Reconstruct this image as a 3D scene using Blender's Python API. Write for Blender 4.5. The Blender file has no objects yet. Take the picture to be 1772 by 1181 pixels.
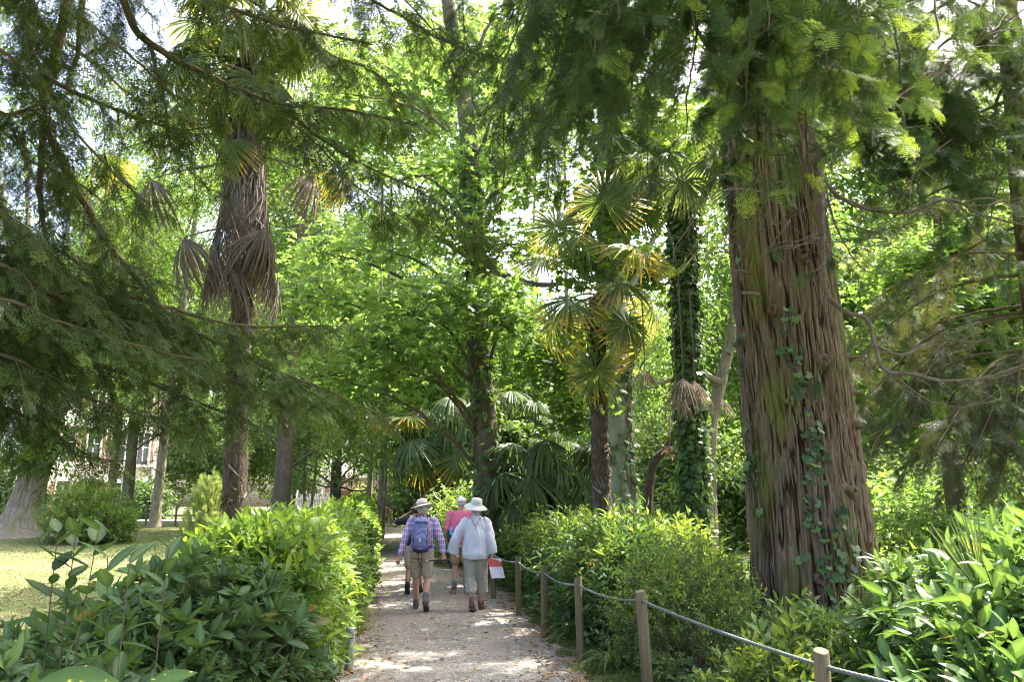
import bpy, math, random
import numpy as np
from mathutils import Vector, Matrix

RNG = np.random.default_rng(11)
random.seed(11)
scene = bpy.context.scene
COL = scene.collection
PI = math.pi
rad = math.radians

# ---------------------------------------------------------------- camera
FPX = 1378.0                      # focal length in photo pixels (28 mm lens)
CX, CY, HOR = 886.0, 590.5, 875.0
PITCH = math.atan((HOR - CY) / FPX)
EYE = 1.65

def at(px, py, d):
    """point at distance d in front of the camera that shows at photo pixel (px, py)"""
    rx, ry = (px - CX) / FPX, (CY - py) / FPX
    cy_, sy_ = math.cos(PITCH), math.sin(PITCH)
    v = np.array([rx, cy_ - ry * sy_, sy_ + ry * cy_])
    return v * (d / v[1]) + np.array([0, 0, EYE])

# ---------------------------------------------------------------- terrain
def sstep(a, b, x):
    t = np.clip((np.asarray(x, float) - a) / (b - a), 0, 1)
    return t * t * (3 - 2 * t)

def gz(x, y):
    x = np.asarray(x, float); y = np.asarray(y, float)
    left = sstep(-2.5 - .12 * y, -7 - .12 * y, x)
    g = left * .75 * sstep(9, 28, y) + (1 - left) * .55 * sstep(15, 44, y)
    g = g + .35 * sstep(2.5, 8, x) * sstep(6, 16, y)
    return g

PL = np.array([[-12, 1.6, 3.2], [-6, .35, 2.2], [0, -.55, 1.6], [3, -.93, 1.25], [7.5, -1.56, .70], [12, -2.15, .36], [16, -2.74, -.1],
               [25, -4.1, -1.75], [33, -5.5, -3.6], [40, -7.0, -5.3], [46, -10.5, -8.2], [50, -16, -12], [53, -26, -22]])
def path_l(y): return np.interp(y, PL[:, 0], PL[:, 1])
def path_r(y): return np.interp(y, PL[:, 0], PL[:, 2])

# ---------------------------------------------------------------- numpy mesh builder
class MB:
    def __init__(s):
        s.V = []; s.F = []; s.T = []; s.B = []; s.M = []; s.n = 0
    def add(s, v, faces, tone=0.5, rib=0.0, mat=0):
        v = np.asarray(v, float).reshape(-1, 3); N = len(v)
        s.V.append(v)
        for f in (faces if isinstance(faces, list) else [faces]):
            f = np.asarray(f, int)
            if f.size:
                s.F.append(f + s.n); s.M.append(np.full(len(f), mat, int))
        s.T.append(np.broadcast_to(np.asarray(tone, float), (N,)))
        s.B.append(np.broadcast_to(np.asarray(rib, float), (N,)))
        s.n += N
        return s
    def template(s):
        return dict(v=np.concatenate(s.V), f=list(s.F), t=np.concatenate(s.T), b=np.concatenate(s.B), m=list(s.M))
    def scatter(s, tp, pos, rot, sc, tone=None):
        N = len(pos)
        if N == 0: return s
        tv = tp['v']; K = len(tv)
        sc = np.broadcast_to(np.asarray(sc, float), (N,)) if np.ndim(sc) < 2 else np.asarray(sc)
        v = np.einsum('nij,vj->nvi', rot, tv) * (sc[:, None, None] if sc.ndim == 1 else 1) + pos[:, None, :]
        off = (np.arange(N) * K)[:, None, None]
        s.V.append(v.reshape(-1, 3))
        for f, m in zip(tp['f'], tp['m']):
            s.F.append((f[None] + off).reshape(-1, f.shape[1]) + s.n)
            s.M.append(np.tile(m, N))
        tt = np.zeros(N) if tone is None else np.broadcast_to(np.asarray(tone, float), (N,))
        s.T.append((tp['t'][None] + tt[:, None]).reshape(-1))
        s.B.append(np.tile(tp['b'], N))
        s.n += N * K
        return s
    def mesh(s, name, mats, smooth=False):
        me = bpy.data.meshes.new(name)
        V = np.concatenate(s.V); me.vertices.add(len(V))
        me.vertices.foreach_set('co', V.astype(np.float32).ravel())
        loops = np.concatenate([f.ravel() for f in s.F]); sizes = np.concatenate([np.full(len(f), f.shape[1]) for f in s.F])
        me.loops.add(len(loops)); me.loops.foreach_set('vertex_index', loops.astype(np.int32))
        me.polygons.add(len(sizes))
        st = np.concatenate([[0], np.cumsum(sizes)[:-1]])
        me.polygons.foreach_set('loop_start', st.astype(np.int32))
        me.polygons.foreach_set('material_index', np.concatenate(s.M).astype(np.int32))
        me.polygons.foreach_set('use_smooth', np.full(len(sizes), smooth))
        for m in (mats if isinstance(mats, (list, tuple)) else [mats]): me.materials.append(m)
        me.update(calc_edges=True)
        a = me.attributes.new('tone', 'FLOAT', 'POINT'); a.data.foreach_set('value', np.concatenate(s.T).astype(np.float32))
        b = me.attributes.new('rib', 'FLOAT', 'POINT'); b.data.foreach_set('value', np.concatenate(s.B).astype(np.float32))
        return me
    def build(s, name, mats, parent=None, smooth=False):
        o = bpy.data.objects.new(name, s.mesh(name, mats, smooth)); COL.objects.link(o)
        if parent is not None: o.parent = parent
        return o

def tag(o, label=None, cat=None, group=None, kind=None):
    if label: o['label'] = label
    if cat: o['category'] = cat
    if group: o['group'] = group
    if kind: o['kind'] = kind
    return o

def thing(name, label, cat, loc=(0, 0, 0), rz=0, group=None):
    o = bpy.data.objects.new(name, None); COL.objects.link(o); o.empty_display_size = .2
    o.location = [float(c) for c in loc]; o.rotation_euler = (0, 0, rz)
    return tag(o, label, cat, group)

# ---------------------------------------------------------------- vector helpers
def nrm(a):
    a = np.asarray(a, float)
    return a / np.maximum(np.linalg.norm(a, axis=-1, keepdims=True), 1e-9)
def rand_dirs(n, rng=RNG): return nrm(rng.normal(size=(n, 3)))
def frames(d, up):
    y = nrm(d); up = np.broadcast_to(up, y.shape)
    z = up - (up * y).sum(-1, keepdims=True) * y
    bad = np.linalg.norm(z, axis=-1) < 1e-3
    if bad.any():
        alt = np.broadcast_to(np.array([.3, .8, .5]), y.shape); za = alt - (alt * y).sum(-1, keepdims=True) * y
        z = np.where(bad[:, None], za, z)
    z = nrm(z); x = np.cross(y, z)
    return np.stack([x, y, z], axis=-1)

def spline(P, step):
    P = np.asarray(P, float)
    if len(P) == 2:
        n = max(2, int(np.linalg.norm(P[1] - P[0]) / step) + 1); t = np.linspace(0, 1, n)[:, None]
        return P[0] * (1 - t) + P[1] * t
    Q = np.vstack([2 * P[0] - P[1], P, 2 * P[-1] - P[-2]]); out = []
    for i in range(1, len(Q) - 2):
        n = max(2, int(np.linalg.norm(Q[i + 1] - Q[i]) / step) + 1); t = np.linspace(0, 1, n, endpoint=False)[:, None]
        a, b, c, d = Q[i - 1], Q[i], Q[i + 1], Q[i + 2]
        out.append(.5 * ((2 * b) + (-a + c) * t + (2 * a - 5 * b + 4 * c - d) * t * t + (-a + 3 * b - 3 * c + d) * t ** 3))
    return np.vstack(out + [P[-1:]])

def tangents(P): return nrm(np.gradient(P, axis=0))

def tube(mb, P, r, k=6, tone=.5, mat=0, cap=True):
    P = np.asarray(P, float); n = len(P); r = np.linspace(r[0], r[1], n) if isinstance(r, tuple) else r; r = np.broadcast_to(np.asarray(r, float), (n,))
    T = tangents(P) if n > 2 else np.repeat(nrm(P[1] - P[0])[None], n, 0)
    mt = np.abs(T.mean(0)); ref = np.eye(3)[int(np.argmin(mt))]
    x = nrm(np.cross(T, ref)); z = np.cross(x, T)
    a = np.linspace(0, 2 * PI, k, endpoint=False)
    v = P[:, None, :] + r[:, None, None] * (np.cos(a)[None, :, None] * x[:, None, :] + np.sin(a)[None, :, None] * z[:, None, :])
    i = np.arange(n - 1)[:, None] * k; j = np.arange(k)[None]; j2 = (j + 1) % k
    f = np.stack([i + j, i + j2, i + k + j2, i + k + j], -1).reshape(-1, 4)
    fs = [f]
    if cap: fs += [np.arange(k)[::-1][None], (np.arange(k) + (n - 1) * k)[None]]
    mb.add(v.reshape(-1, 3), fs, tone, 0, mat)

def box(mb, c, s, R=None, tone=.5, mat=0):
    v = np.array([[x, y, z] for x in (-.5, .5) for y in (-.5, .5) for z in (-.5, .5)]) * np.asarray(s, float)
    if R is not None: v = v @ np.asarray(R).T
    f = np.array([[0, 1, 3, 2], [4, 6, 7, 5], [0, 4, 5, 1], [2, 3, 7, 6], [0, 2, 6, 4], [1, 5, 7, 3]])
    mb.add(v + np.asarray(c, float), f, tone, 0, mat)

def rotz(a):
    c, s = math.cos(a), math.sin(a); return np.array([[c, -s, 0], [s, c, 0], [0, 0, 1.]])

def lathe(mb, prof, k=16, tone=.5, mat=0, M=None, off=(0, 0, 0), tilt=None):
    prof = np.asarray(prof, float); n = len(prof); a = np.linspace(0, 2 * PI, k, endpoint=False)
    v = np.stack([prof[:, 0, None] * np.cos(a), prof[:, 0, None] * np.sin(a), np.repeat(prof[:, 1, None], k, 1)], -1)
    if tilt is not None: v = tilt(v)
    v = v.reshape(-1, 3)
    if M is not None: v = v @ np.asarray(M).T
    i = np.arange(n - 1)[:, None] * k; j = np.arange(k)[None]; j2 = (j + 1) % k
    f = np.stack([i + j, i + j2, i + k + j2, i + k + j], -1).reshape(-1, 4)
    mb.add(v + np.asarray(off, float), [f, np.arange(k)[::-1][None], (np.arange(k) + (n - 1) * k)[None]], tone, 0, mat)

def vnoise(u, v, pu, seed=0):
    """2-D value noise, periodic in u with integer period pu"""
    g = np.random.default_rng(seed).random((int(pu), 512))
    u = np.asarray(u, float) % pu; v = np.asarray(v, float) % 511
    i = np.floor(u).astype(int) % int(pu); j = np.floor(v).astype(int); fu = u - np.floor(u); fv = v - j
    fu = fu * fu * (3 - 2 * fu); fv = fv * fv * (3 - 2 * fv); i2 = (i + 1) % int(pu)
    return (g[i, j] * (1 - fu) + g[i2, j] * fu) * (1 - fv) + (g[i, j + 1] * (1 - fu) + g[i2, j + 1] * fu) * fv

def noise3(p, freq, seed=0):
    """smooth 3-D noise in about [-1, 1] from a few random sine waves"""
    r = np.random.default_rng(seed); p = np.asarray(p) * freq; o = np.zeros(p.shape[:-1])
    for _ in range(6):
        k = r.normal(size=3); o = o + np.sin(p @ k + r.random() * 6.28)
    return o / 2.6

# ---------------------------------------------------------------- materials
def new_mat(name):
    m = bpy.data.materials.new(name); m.use_nodes = True; nt = m.node_tree; nt.nodes.clear()
    out = nt.nodes.new('ShaderNodeOutputMaterial'); return m, nt, out
def nd(nt, t, **kw):
    n = nt.nodes.new(t)
    for k, v in kw.items():
        if k in n.inputs: n.inputs[k].default_value = v
        else: setattr(n, k, v)
    return n
def ramp(nt, stops, fac=None):
    r = nt.nodes.new('ShaderNodeValToRGB'); e = r.color_ramp.elements
    while len(e) < len(stops): e.new(.5)
    for el, (p, c) in zip(e, stops):
        el.position = p; el.color = (*c, 1) if len(c) == 3 else c
    if fac is not None: nt.links.new(fac, r.inputs[0])
    return r.outputs[0]
def mixc(nt, fac, a, b, mode='MIX'):
    n = nt.nodes.new('ShaderNodeMix'); n.data_type = 'RGBA'; n.blend_type = mode
    for sock, val in ((n.inputs[0], fac), (n.inputs[6], a), (n.inputs[7], b)):
        if hasattr(val, 'is_output') or isinstance(val, bpy.types.NodeSocket): nt.links.new(val, sock)
        elif isinstance(val, (int, float)): sock.default_value = val
        else: sock.default_value = (*val, 1)
    return n.outputs[2]
def mathn(nt, op, a, b=None):
    n = nt.nodes.new('ShaderNodeMath'); n.operation = op
    for s, v in ((n.inputs[0], a), (n.inputs[1], b)):
        if v is None: continue
        if isinstance(v, bpy.types.NodeSocket): nt.links.new(v, s)
        else: s.default_value = v
    return n.outputs[0]
def attr(nt, name):
    n = nt.nodes.new('ShaderNodeAttribute'); n.attribute_name = name; return n.outputs['Fac']
def noise(nt, scale, detail=4, rough=.6, vec=None, sc3=None):
    n = nt.nodes.new('ShaderNodeTexNoise'); n.inputs['Scale'].default_value = scale
    n.inputs['Detail'].default_value = detail; n.inputs['Roughness'].default_value = rough
    co = nt.nodes.new('ShaderNodeTexCoord').outputs['Object'] if vec is None else vec
    if sc3 is not None:
        mp = nt.nodes.new('ShaderNodeMapping'); mp.inputs['Scale'].default_value = sc3
        nt.links.new(co, mp.inputs['Vector']); co = mp.outputs['Vector']
    nt.links.new(co, n.inputs['Vector']); return n.outputs['Fac']
def bump(nt, h, strength=.5, dist=.02):
    b = nt.nodes.new('ShaderNodeBump'); b.inputs['Strength'].default_value = strength; b.inputs['Distance'].default_value = dist
    nt.links.new(h, b.inputs['Height']); return b.outputs['Normal']
def principled(nt, out, col, rough=.6, spec=.4, normal=None, **kw):
    p = nt.nodes.new('ShaderNodeBsdfPrincipled')
    if isinstance(col, bpy.types.NodeSocket): nt.links.new(col, p.inputs['Base Color'])
    else: p.inputs['Base Color'].default_value = (*col, 1)
    if isinstance(rough, bpy.types.NodeSocket): nt.links.new(rough, p.inputs['Roughness'])
    else: p.inputs['Roughness'].default_value = rough
    p.inputs['Specular IOR Level'].default_value = spec
    for k, v in kw.items(): p.inputs[k].default_value = v
    if normal is not None: nt.links.new(normal, p.inputs['Normal'])
    if out is not None: nt.links.new(p.outputs[0], out.inputs['Surface'])
    return p

def leaf_mat(name, stops, trans=.4, tmul=(1.5, 1.35, .55), rough=.42, spec=.35, rib=None, tip=None, spots=None, worn=0):
    """thin leaf: reflecting face plus light passing through; colour runs with the leaf's own tone"""
    m, nt, out = new_mat(name)
    t = attr(nt, 'tone')
    if stops[0][1][1] > stops[0][1][0]: stops = [(p, (min(1, r * 1.22 + .004), g * 1.02 + .002, b * 1.5 + .004)) for p, (r, g, b) in stops]; tmul = (tmul[0] * .98, tmul[1] * 1.0, tmul[2] * 1.3)
    c = ramp(nt, stops, t)
    ri = nt.nodes.new('ShaderNodeNewGeometry').outputs['Random Per Island']
    c = mixc(nt, 1.0, c, ramp(nt, [(0, (.72, .74, .8)), (.5, (1, 1, 1)), (1, (1.25, 1.2, 1.05))], mathn(nt, 'FRACT', mathn(nt, 'MULTIPLY', ri, 7.3))), 'MULTIPLY')
    if worn: c = mixc(nt, mathn(nt, 'GREATER_THAN', ri, 1 - worn), c, (.20, .15, .05))
    b = attr(nt, 'rib')
    if rib: c = mixc(nt, mathn(nt, 'MULTIPLY', b, rib[1]), c, rib[0])
    if tip: c = mixc(nt, ramp(nt, [(tip[1], (0, 0, 0)), (tip[2], (1, 1, 1))], b), c, tip[0])
    if spots:
        s = ramp(nt, [(.60, (0, 0, 0)), (.66, (1, 1, 1))], noise(nt, spots[1], 3, .6)); c = mixc(nt, s, c, spots[0])
    p = principled(nt, None, c, rough, spec)
    tr = nt.nodes.new('ShaderNodeBsdfTranslucent')
    nt.links.new(mixc(nt, 1.0, c, tmul, 'MULTIPLY'), tr.inputs['Color'])
    mx = nt.nodes.new('ShaderNodeMixShader'); mx.inputs[0].default_value = trans
    nt.links.new(p.outputs[0], mx.inputs[1]); nt.links.new(tr.outputs[0], mx.inputs[2])
    nt.links.new(mx.outputs[0], out.inputs['Surface'])
    return m

def bark_mat(name, c1, c2, c3, scale=6, stretch=(1, 1, .15), moss=None, bmp=.6, dist=.02, rough=.9, fiss=None):
    m, nt, out = new_mat(name)
    n1 = noise(nt, scale, 6, .65, sc3=stretch); n2 = noise(nt, scale * .25, 3)
    c = ramp(nt, [(.25, c1), (.5, c2), (.75, c3)], n1)
    c = mixc(nt, ramp(nt, [(.3, (0, 0, 0)), (.7, (.6, .6, .6))], n2), c, tuple(.6 * a + .4 * b for a, b in zip(c1, c3)))
    if fiss: c = mixc(nt, ramp(nt, [(fiss[1], (1, 1, 1)), (fiss[2], (0, 0, 0))], attr(nt, 'tone')), c, fiss[0])
    if moss:
        n3 = noise(nt, moss[1], 5, .6, sc3=(1, 1, .4)); g = ramp(nt, [(moss[2], (0, 0, 0)), (moss[2] + .14, (1, 1, 1))], n3)
        c = mixc(nt, mathn(nt, 'MULTIPLY', g, .85), c, moss[0])
    principled(nt, out, c, rough, .2, bump(nt, n1, bmp, dist))
    return m

def plain_mat(name, col, rough=.6, spec=.3, var=.25, scale=25, bmp=.15, dist=.005, **kw):
    m, nt, out = new_mat(name)
    n = noise(nt, scale, 4)
    c = mixc(nt, n, tuple(x * (1 - var) for x in col), tuple(min(1, x * (1 + var)) for x in col))
    principled(nt, out, c, rough, spec, bump(nt, n, bmp, dist), **kw)
    return m
# ---------------------------------------------------------------- leaf templates (length 1 along +Y, face up +Z)
def leaf_oval(w=.36, fold=.10, curl=.18, fine=True):
    m = MB()
    if fine:
        ts = np.array([0, .12, .32, .55, .78, 1.0]); ws = np.array([0, .55, .95, 1.0, .62, 0]) * w / 2
        z = -curl * ts ** 2
        mid = np.stack([0 * ts, ts, z], 1); L = np.stack([-ws, ts, z + fold * ws / w], 1)[1:-1]; Rr = L * [-1, 1, 1]
        v = np.vstack([mid, L, Rr]); q = []; t3 = []
        for k in range(3):
            q += [[1 + k, 2 + k, 7 + k, 6 + k], [2 + k, 1 + k, 10 + k, 11 + k]]
        t3 = [[0, 1, 6], [1, 0, 10], [4, 5, 9], [5, 4, 13]]
        rib = np.r_[np.ones(6), np.zeros(8)]
        m.add(v, [np.array(q), np.array(t3)], 0, rib)
    else:
        v = np.array([[0, 0, 0], [-w / 2, .45, fold * .5 - curl * .2], [0, 1, -curl], [w / 2, .45, fold * .5 - curl * .2], [0, .45, -curl * .2]])
        m.add(v, np.array([[0, 4, 1], [4, 2, 1], [0, 3, 4], [4, 3, 2]]), 0, [1, 0, 1, 0, 1])
    return m.template()

def leaf_maple(lobes=5, spread=235, cut=.42, curl=.15):
    a = np.radians(np.linspace(-spread / 2, spread / 2, lobes)); da = a[1] - a[0]
    ln = 1 - .32 * (np.abs(np.linspace(-1, 1, lobes)) ** 1.5); c = np.array([0, .12, 0])
    v = [c]; f = []
    na = np.r_[a - da / 2, a[-1] + da / 2]
    for k in range(lobes + 1):
        r = cut * (.75 if k in (0, lobes) else 1); v.append(c + [r * math.sin(na[k]), r * math.cos(na[k]), -.02])
    for k in range(lobes):
        r = ln[k] * .88; v.append(c + [r * math.sin(a[k]), r * math.cos(a[k]), -curl * r * r]); f.append([0, k + 1, lobes + 2 + k, k + 2])
    return MB().add(np.array(v), np.array(f)[:, ::-1], 0, 0).template()

T_OVAL = leaf_oval(); T_SLIM = leaf_oval(.26, .12, .3); T_WIDE = leaf_oval(.5, .08, .12)
T_OVAL_S = leaf_oval(.42, .1, .2, False); T_SLIM_S = leaf_oval(.28, .12, .3, False)
T_MAPLE = leaf_maple(); T_IVY = leaf_maple(5, 200, .55, .1)

def twig(leaf, n=8, length=.25, ll=.11, spread=60, stem_r=.003, whorl=False, rng=RNG, tone_tip=.25, droop=0.):
    """a short stem with leaves, along +Y; stem uses material slot 1"""
    m = MB(); ts = np.linspace(0, 1, 5)
    P = np.stack([.02 * np.sin(ts * 4), ts * length, -.06 * ts * ts * length], 1)
    tube(m, P, np.linspace(stem_r, stem_r * .5, 5), 3, .3, 1, cap=False)
    s = np.linspace(.25, 1, n) if not whorl else np.r_[np.full(n // 3, .55), np.full(n - n // 3, .98)] + rng.normal(size=n) * .03
    s = np.clip(s, 0, 1); pos = np.stack([np.interp(s, ts, P[:, k]) for k in range(3)], 1)
    ang = np.arange(n) * 2.4 + rng.random() * 6; sp = np.radians(spread * (1.15 - .45 * s) + rng.normal(size=n) * 9)
    d = np.stack([np.cos(ang) * np.sin(sp), np.cos(sp), np.sin(ang) * np.sin(sp)], 1); d[:, 2] -= droop
    up = np.array([0, .55, .9]) + rng.normal(size=(n, 3)) * .2
    sc = ll * (1.05 - .25 * s) * (1 + .18 * rng.normal(size=n))
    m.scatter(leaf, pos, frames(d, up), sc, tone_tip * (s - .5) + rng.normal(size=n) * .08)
    return m.template()

def needle_spray(length=.22, sides=5, nl=.022, nw=.0042, step=.010, droop=.25, rng=RNG):
    """flat conifer spray along +Y: an axis with side shoots, each with two rows of needles; stem in slot 1"""
    m = MB(); V = []; F = []; TT = []
    def shoot(p0, d, L, t0):
        s = np.linspace(0, 1, 4)[:, None]; P = p0 + d * L * s; P[:, 2] -= droop * (L * s[:, 0]) ** 2 * 3
        tube(m, P, np.linspace(.0022, .001, 4), 3, .2, 1, cap=False)
        n = max(3, int(L / step)); u = (np.arange(n) + .5) / n
        q = np.stack([np.interp(u, s[:, 0], P[:, k]) for k in range(3)], 1)
        x = nrm(np.cross(d, [0, 0, 1.]))
        for sg in (-1, 1):
            dd = nrm(x * sg + d * .45 + np.array([0, 0, 1]) * (rng.normal(size=(n, 1)) * .18 + .05))
            l = nl * (1 - .45 * np.abs(u - .4))[:, None] * (1 + .15 * rng.normal(size=(n, 1)))
            a = q - d * nw / 2; b = q + d * nw / 2; c = q + dd * l
            k0 = sum(len(z) for z in V)
            V.append(np.stack([a, b, c], 1).reshape(-1, 3)); F.append(np.arange(n * 3).reshape(-1, 3) + k0); TT.append(np.repeat(t0 + .12 * u, 3))
    shoot(np.zeros(3), np.array([0, 1., 0]), length, 0)
    for k in range(sides):
        s = .12 + .75 * k / sides
        for sg in (-1, 1):
            d = nrm(np.array([sg * .85, 1, rng.normal() * .08])); shoot(np.array([0, s * length + rng.normal() * .004, 0]), d, length * (.5 - .32 * s) * (1 + .2 * rng.normal()), .02)
    m.add(np.concatenate(V), np.concatenate(F), np.concatenate(TT), 0, 0)
    return m.template()

# ---------------------------------------------------------------- plant materials
M_green_twig = plain_mat('green_twig', (.034, .045, .016), .8, .1)
G = lambda *a: [(p, c) for p, c in a]
M_bark_twig = bark_mat('twig_bark', (.05, .035, .02), (.09, .065, .04), (.14, .11, .08), 20)
M_dark_leaf = leaf_mat('dark_glossy_leaf', G((0, (.024, .062, .014)), (.5, (.045, .115, .022)), (1, (.10, .20, .03))), .38, rough=.45, spec=.25, rib=((.12, .20, .07), .5), worn=.012)
M_hedge_leaf = leaf_mat('hedge_leaf', G((0, (.035, .10, .012)), (.5, (.08, .19, .02)), (1, (.19, .33, .035))), .45, rough=.42, spec=.3, rib=((.15, .25, .06), .35), worn=.012)
M_hedge_back = leaf_mat('wild_hedge_leaf', G((0, (.035, .09, .018)), (.5, (.075, .17, .03)), (1, (.22, .34, .04))), .48, rough=.45, spec=.25, worn=.012)
M_laurel = leaf_mat('laurel_leaf', G((0, (.026, .08, .014)), (.5, (.052, .138, .022)), (1, (.13, .25, .035))), .32, rough=.4, spec=.35, rib=((.18, .30, .08), .6), worn=.006)
M_maple = leaf_mat('maple_leaf', G((0, (.075, .165, .024)), (.5, (.13, .255, .04)), (1, (.21, .35, .07))), .58, tmul=(1.4, 1.35, .7), rough=.5)
M_plane = leaf_mat('plane_leaf', G((0, (.05, .12, .02)), (.5, (.09, .20, .025)), (1, (.17, .30, .05))), .48, rough=.5)
M_wood = leaf_mat('woodland_leaf', G((0, (.045, .11, .02)), (.5, (.09, .19, .03)), (1, (.18, .30, .055))), .48, rough=.5)
M_lime = leaf_mat('lime_leaf', G((0, (.075, .165, .022)), (.5, (.13, .26, .04)), (1, (.22, .36, .07))), .55, tmul=(1.4, 1.35, .7), rough=.5)
M_wood_dark = leaf_mat('dark_tree_leaf', G((0, (.04, .10, .028)), (.5, (.075, .165, .04)), (1, (.13, .24, .06))), .45, rough=.45)
M_needle = leaf_mat('dark_needle', G((0, (.024, .052, .008)), (.55, (.050, .100, .014)), (.8, (.09, .165, .022)), (1, (.15, .28, .03))), .3, rough=.6, spec=.12)
M_needle_r = leaf_mat('redwood_needle', G((0, (.024, .058, .014)), (.55, (.048, .108, .022)), (.78, (.08, .165, .026)), (.86, (.17, .33, .035)), (1, (.24, .42, .05))), .35, rough=.5, spec=.18)
M_needle_dry = leaf_mat('dry_needle', G((0, (.04, .065, .02)), (.55, (.075, .105, .035)), (1, (.20, .13, .08))), .3, rough=.6, spec=.2)
M_ivy = leaf_mat('ivy_leaf', G((0, (.026, .07, .016)), (.5, (.06, .14, .025)), (1, (.14, .26, .045))), .35, rough=.4, spec=.3)
M_palm = leaf_mat('palm_leaf', G((0, (.04, .085, .02)), (.5, (.075, .14, .03)), (1, (.13, .20, .05))), .42, rough=.5, spec=.2)
M_palm_y = leaf_mat('palm_leaf_yellow_tip', G((0, (.05, .10, .02)), (.5, (.09, .16, .03)), (1, (.15, .22, .05))), .5, rough=.5, spec=.25, tip=((.50, .35, .07), .52, .95))
M_palm_d = leaf_mat('dead_palm_leaf', G((0, (.075, .062, .044)), (.5, (.165, .138, .105)), (1, (.32, .28, .22))), .22, tmul=(1.2, 1.0, .8), rough=.7, spec=.2)
M_conif_l = leaf_mat('young_conifer_needle', G((0, (.12, .22, .05)), (.5, (.20, .34, .08)), (1, (.32, .46, .13))), .4, rough=.5)
M_grass = leaf_mat('grass_blade', G((0, (.05, .11, .02)), (.5, (.10, .18, .035)), (1, (.22, .27, .08))), .4, rough=.5, spec=.25)
M_lawnblade = leaf_mat('lawn_blade', G((0, (.07, .115, .025)), (.5, (.12, .16, .045)), (1, (.225, .235, .10))), .35, rough=.6, spec=.2)
M_spot = leaf_mat('spotted_leaf', G((0, (.022, .065, .012)), (1, (.04, .10, .015))), .3, rough=.6, spec=.12, rib=((.08, .15, .04), .4), spots=((.55, .50, .06), 45))

M_redwood = bark_mat('redwood_bark', (.062, .040, .022), (.135, .094, .056), (.275, .22, .15), 11, (1.8, 1.8, .09), moss=((.13, .14, .03), 1.7, .49), bmp=1.0, dist=.03, fiss=((.045, .022, .012), .22, .48))
M_yew = bark_mat('mossy_bark', (.045, .032, .018), (.085, .062, .03), (.13, .105, .05), 10, (1, 1, .5), moss=((.10, .11, .02), 3, .52), bmp=.6)
M_bark_dark = bark_mat('dark_bark', (.05, .04, .028), (.105, .085, .06), (.19, .16, .12), 9, (1, 1, .4), moss=((.09, .11, .03), 1.6, .55), bmp=.8, dist=.03)
M_bark_grey = bark_mat('smooth_grey_bark', (.10, .105, .07), (.19, .195, .14), (.34, .34, .27), 7, (1, 1, .5), moss=((.15, .19, .08), 1.2, .5), bmp=.25, dist=.01)
M_bark_old = bark_mat('old_grey_bark', (.08, .065, .045), (.20, .17, .125), (.37, .33, .26), 12, (1, 1, .35), moss=((.17, .16, .03), .8, .58), bmp=.7, dist=.04)
M_bark_pale = bark_mat('pale_bark', (.16, .145, .10), (.26, .24, .18), (.42, .40, .33), 5, (1, 1, .5), bmp=.3)
M_fibre = bark_mat('palm_fibre', (.022, .016, .010), (.062, .046, .031), (.155, .122, .086), 22, (1, 1, .35), bmp=.9, dist=.03)
M_deadwood = bark_mat('dead_twig', (.065, .048, .034), (.125, .096, .07), (.24, .20, .16), 15, (1, 1, 1), bmp=.3)
# ---------------------------------------------------------------- world, light, camera
w = bpy.data.worlds.new('World'); scene.world = w; w.use_nodes = True
SUN_EL, SUN_AZ = rad(57), math.atan2(.78, .62)      # azimuth from +Y towards +X
nt = w.node_tree; nt.nodes.clear()
sky = nt.nodes.new('ShaderNodeTexSky'); sky.sky_type = 'NISHITA'; sky.sun_disc = False
sky.sun_elevation = SUN_EL; sky.sun_rotation = SUN_AZ; sky.dust_density = 6.0; sky.air_density = .8; sky.ozone_density = .2
bg = nt.nodes.new('ShaderNodeBackground'); bg.inputs['Strength'].default_value = .15
wo = nt.nodes.new('ShaderNodeOutputWorld'); nt.links.new(sky.outputs[0], bg.inputs[0]); nt.links.new(bg.outputs[0], wo.inputs[0])
sd = Vector((math.sin(SUN_AZ) * math.cos(SUN_EL), math.cos(SUN_AZ) * math.cos(SUN_EL), math.sin(SUN_EL)))
sl = bpy.data.lights.new('sun', 'SUN'); sl.energy = 3.6; sl.angle = rad(.53); sl.color = (1, .95, .86)
so = bpy.data.objects.new('sun', sl); COL.objects.link(so); so.rotation_euler = sd.to_track_quat('Z', 'Y').to_euler(); so.location = (10, 20, 30)
cam = bpy.data.cameras.new('camera'); cam.sensor_width = 36; cam.lens = 36 * FPX / 1772; cam.clip_end = 2000; cam.clip_start = .05
co = bpy.data.objects.new('camera', cam); COL.objects.link(co); co.location = (0, 0, EYE); co.rotation_euler = (PI / 2 + PITCH, 0, 0)
scene.camera = co
scene.view_settings.view_transform = 'Standard'; scene.view_settings.look = 'None'; scene.view_settings.gamma = 1
scene.view_settings.exposure = 2.9
scene.render.engine = 'CYCLES'
cy = scene.cycles; cy.max_bounces = 10; cy.diffuse_bounces = 6; cy.glossy_bounces = 2; cy.transmission_bounces = 8; cy.transparent_max_bounces = 4
cy.sample_clamp_indirect = 6; cy.use_denoising = True; cy.filter_width = 1.15; cy.denoiser = 'OPENIMAGEDENOISE'
cy.denoising_input_passes = 'RGB_ALBEDO_NORMAL'
cy.caustics_reflective = False; cy.caustics_refractive = False

# ---------------------------------------------------------------- ground, lawn, path
def grid_sheet(name, xs, ys, zf, mat, kind='structure'):
    X, Y = np.meshgrid(xs, ys, indexing='ij'); n, m_ = X.shape
    v = np.stack([X, Y, zf(X, Y)], -1).reshape(-1, 3)
    i = np.arange(n - 1)[:, None] * m_; j = np.arange(m_ - 1)[None]
    f = np.stack([i + j, i + m_ + j, i + m_ + j + 1, i + j + 1], -1).reshape(-1, 4)
    o = MB().add(v, f).build(name, mat, smooth=True); o['kind'] = kind; return o

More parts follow.
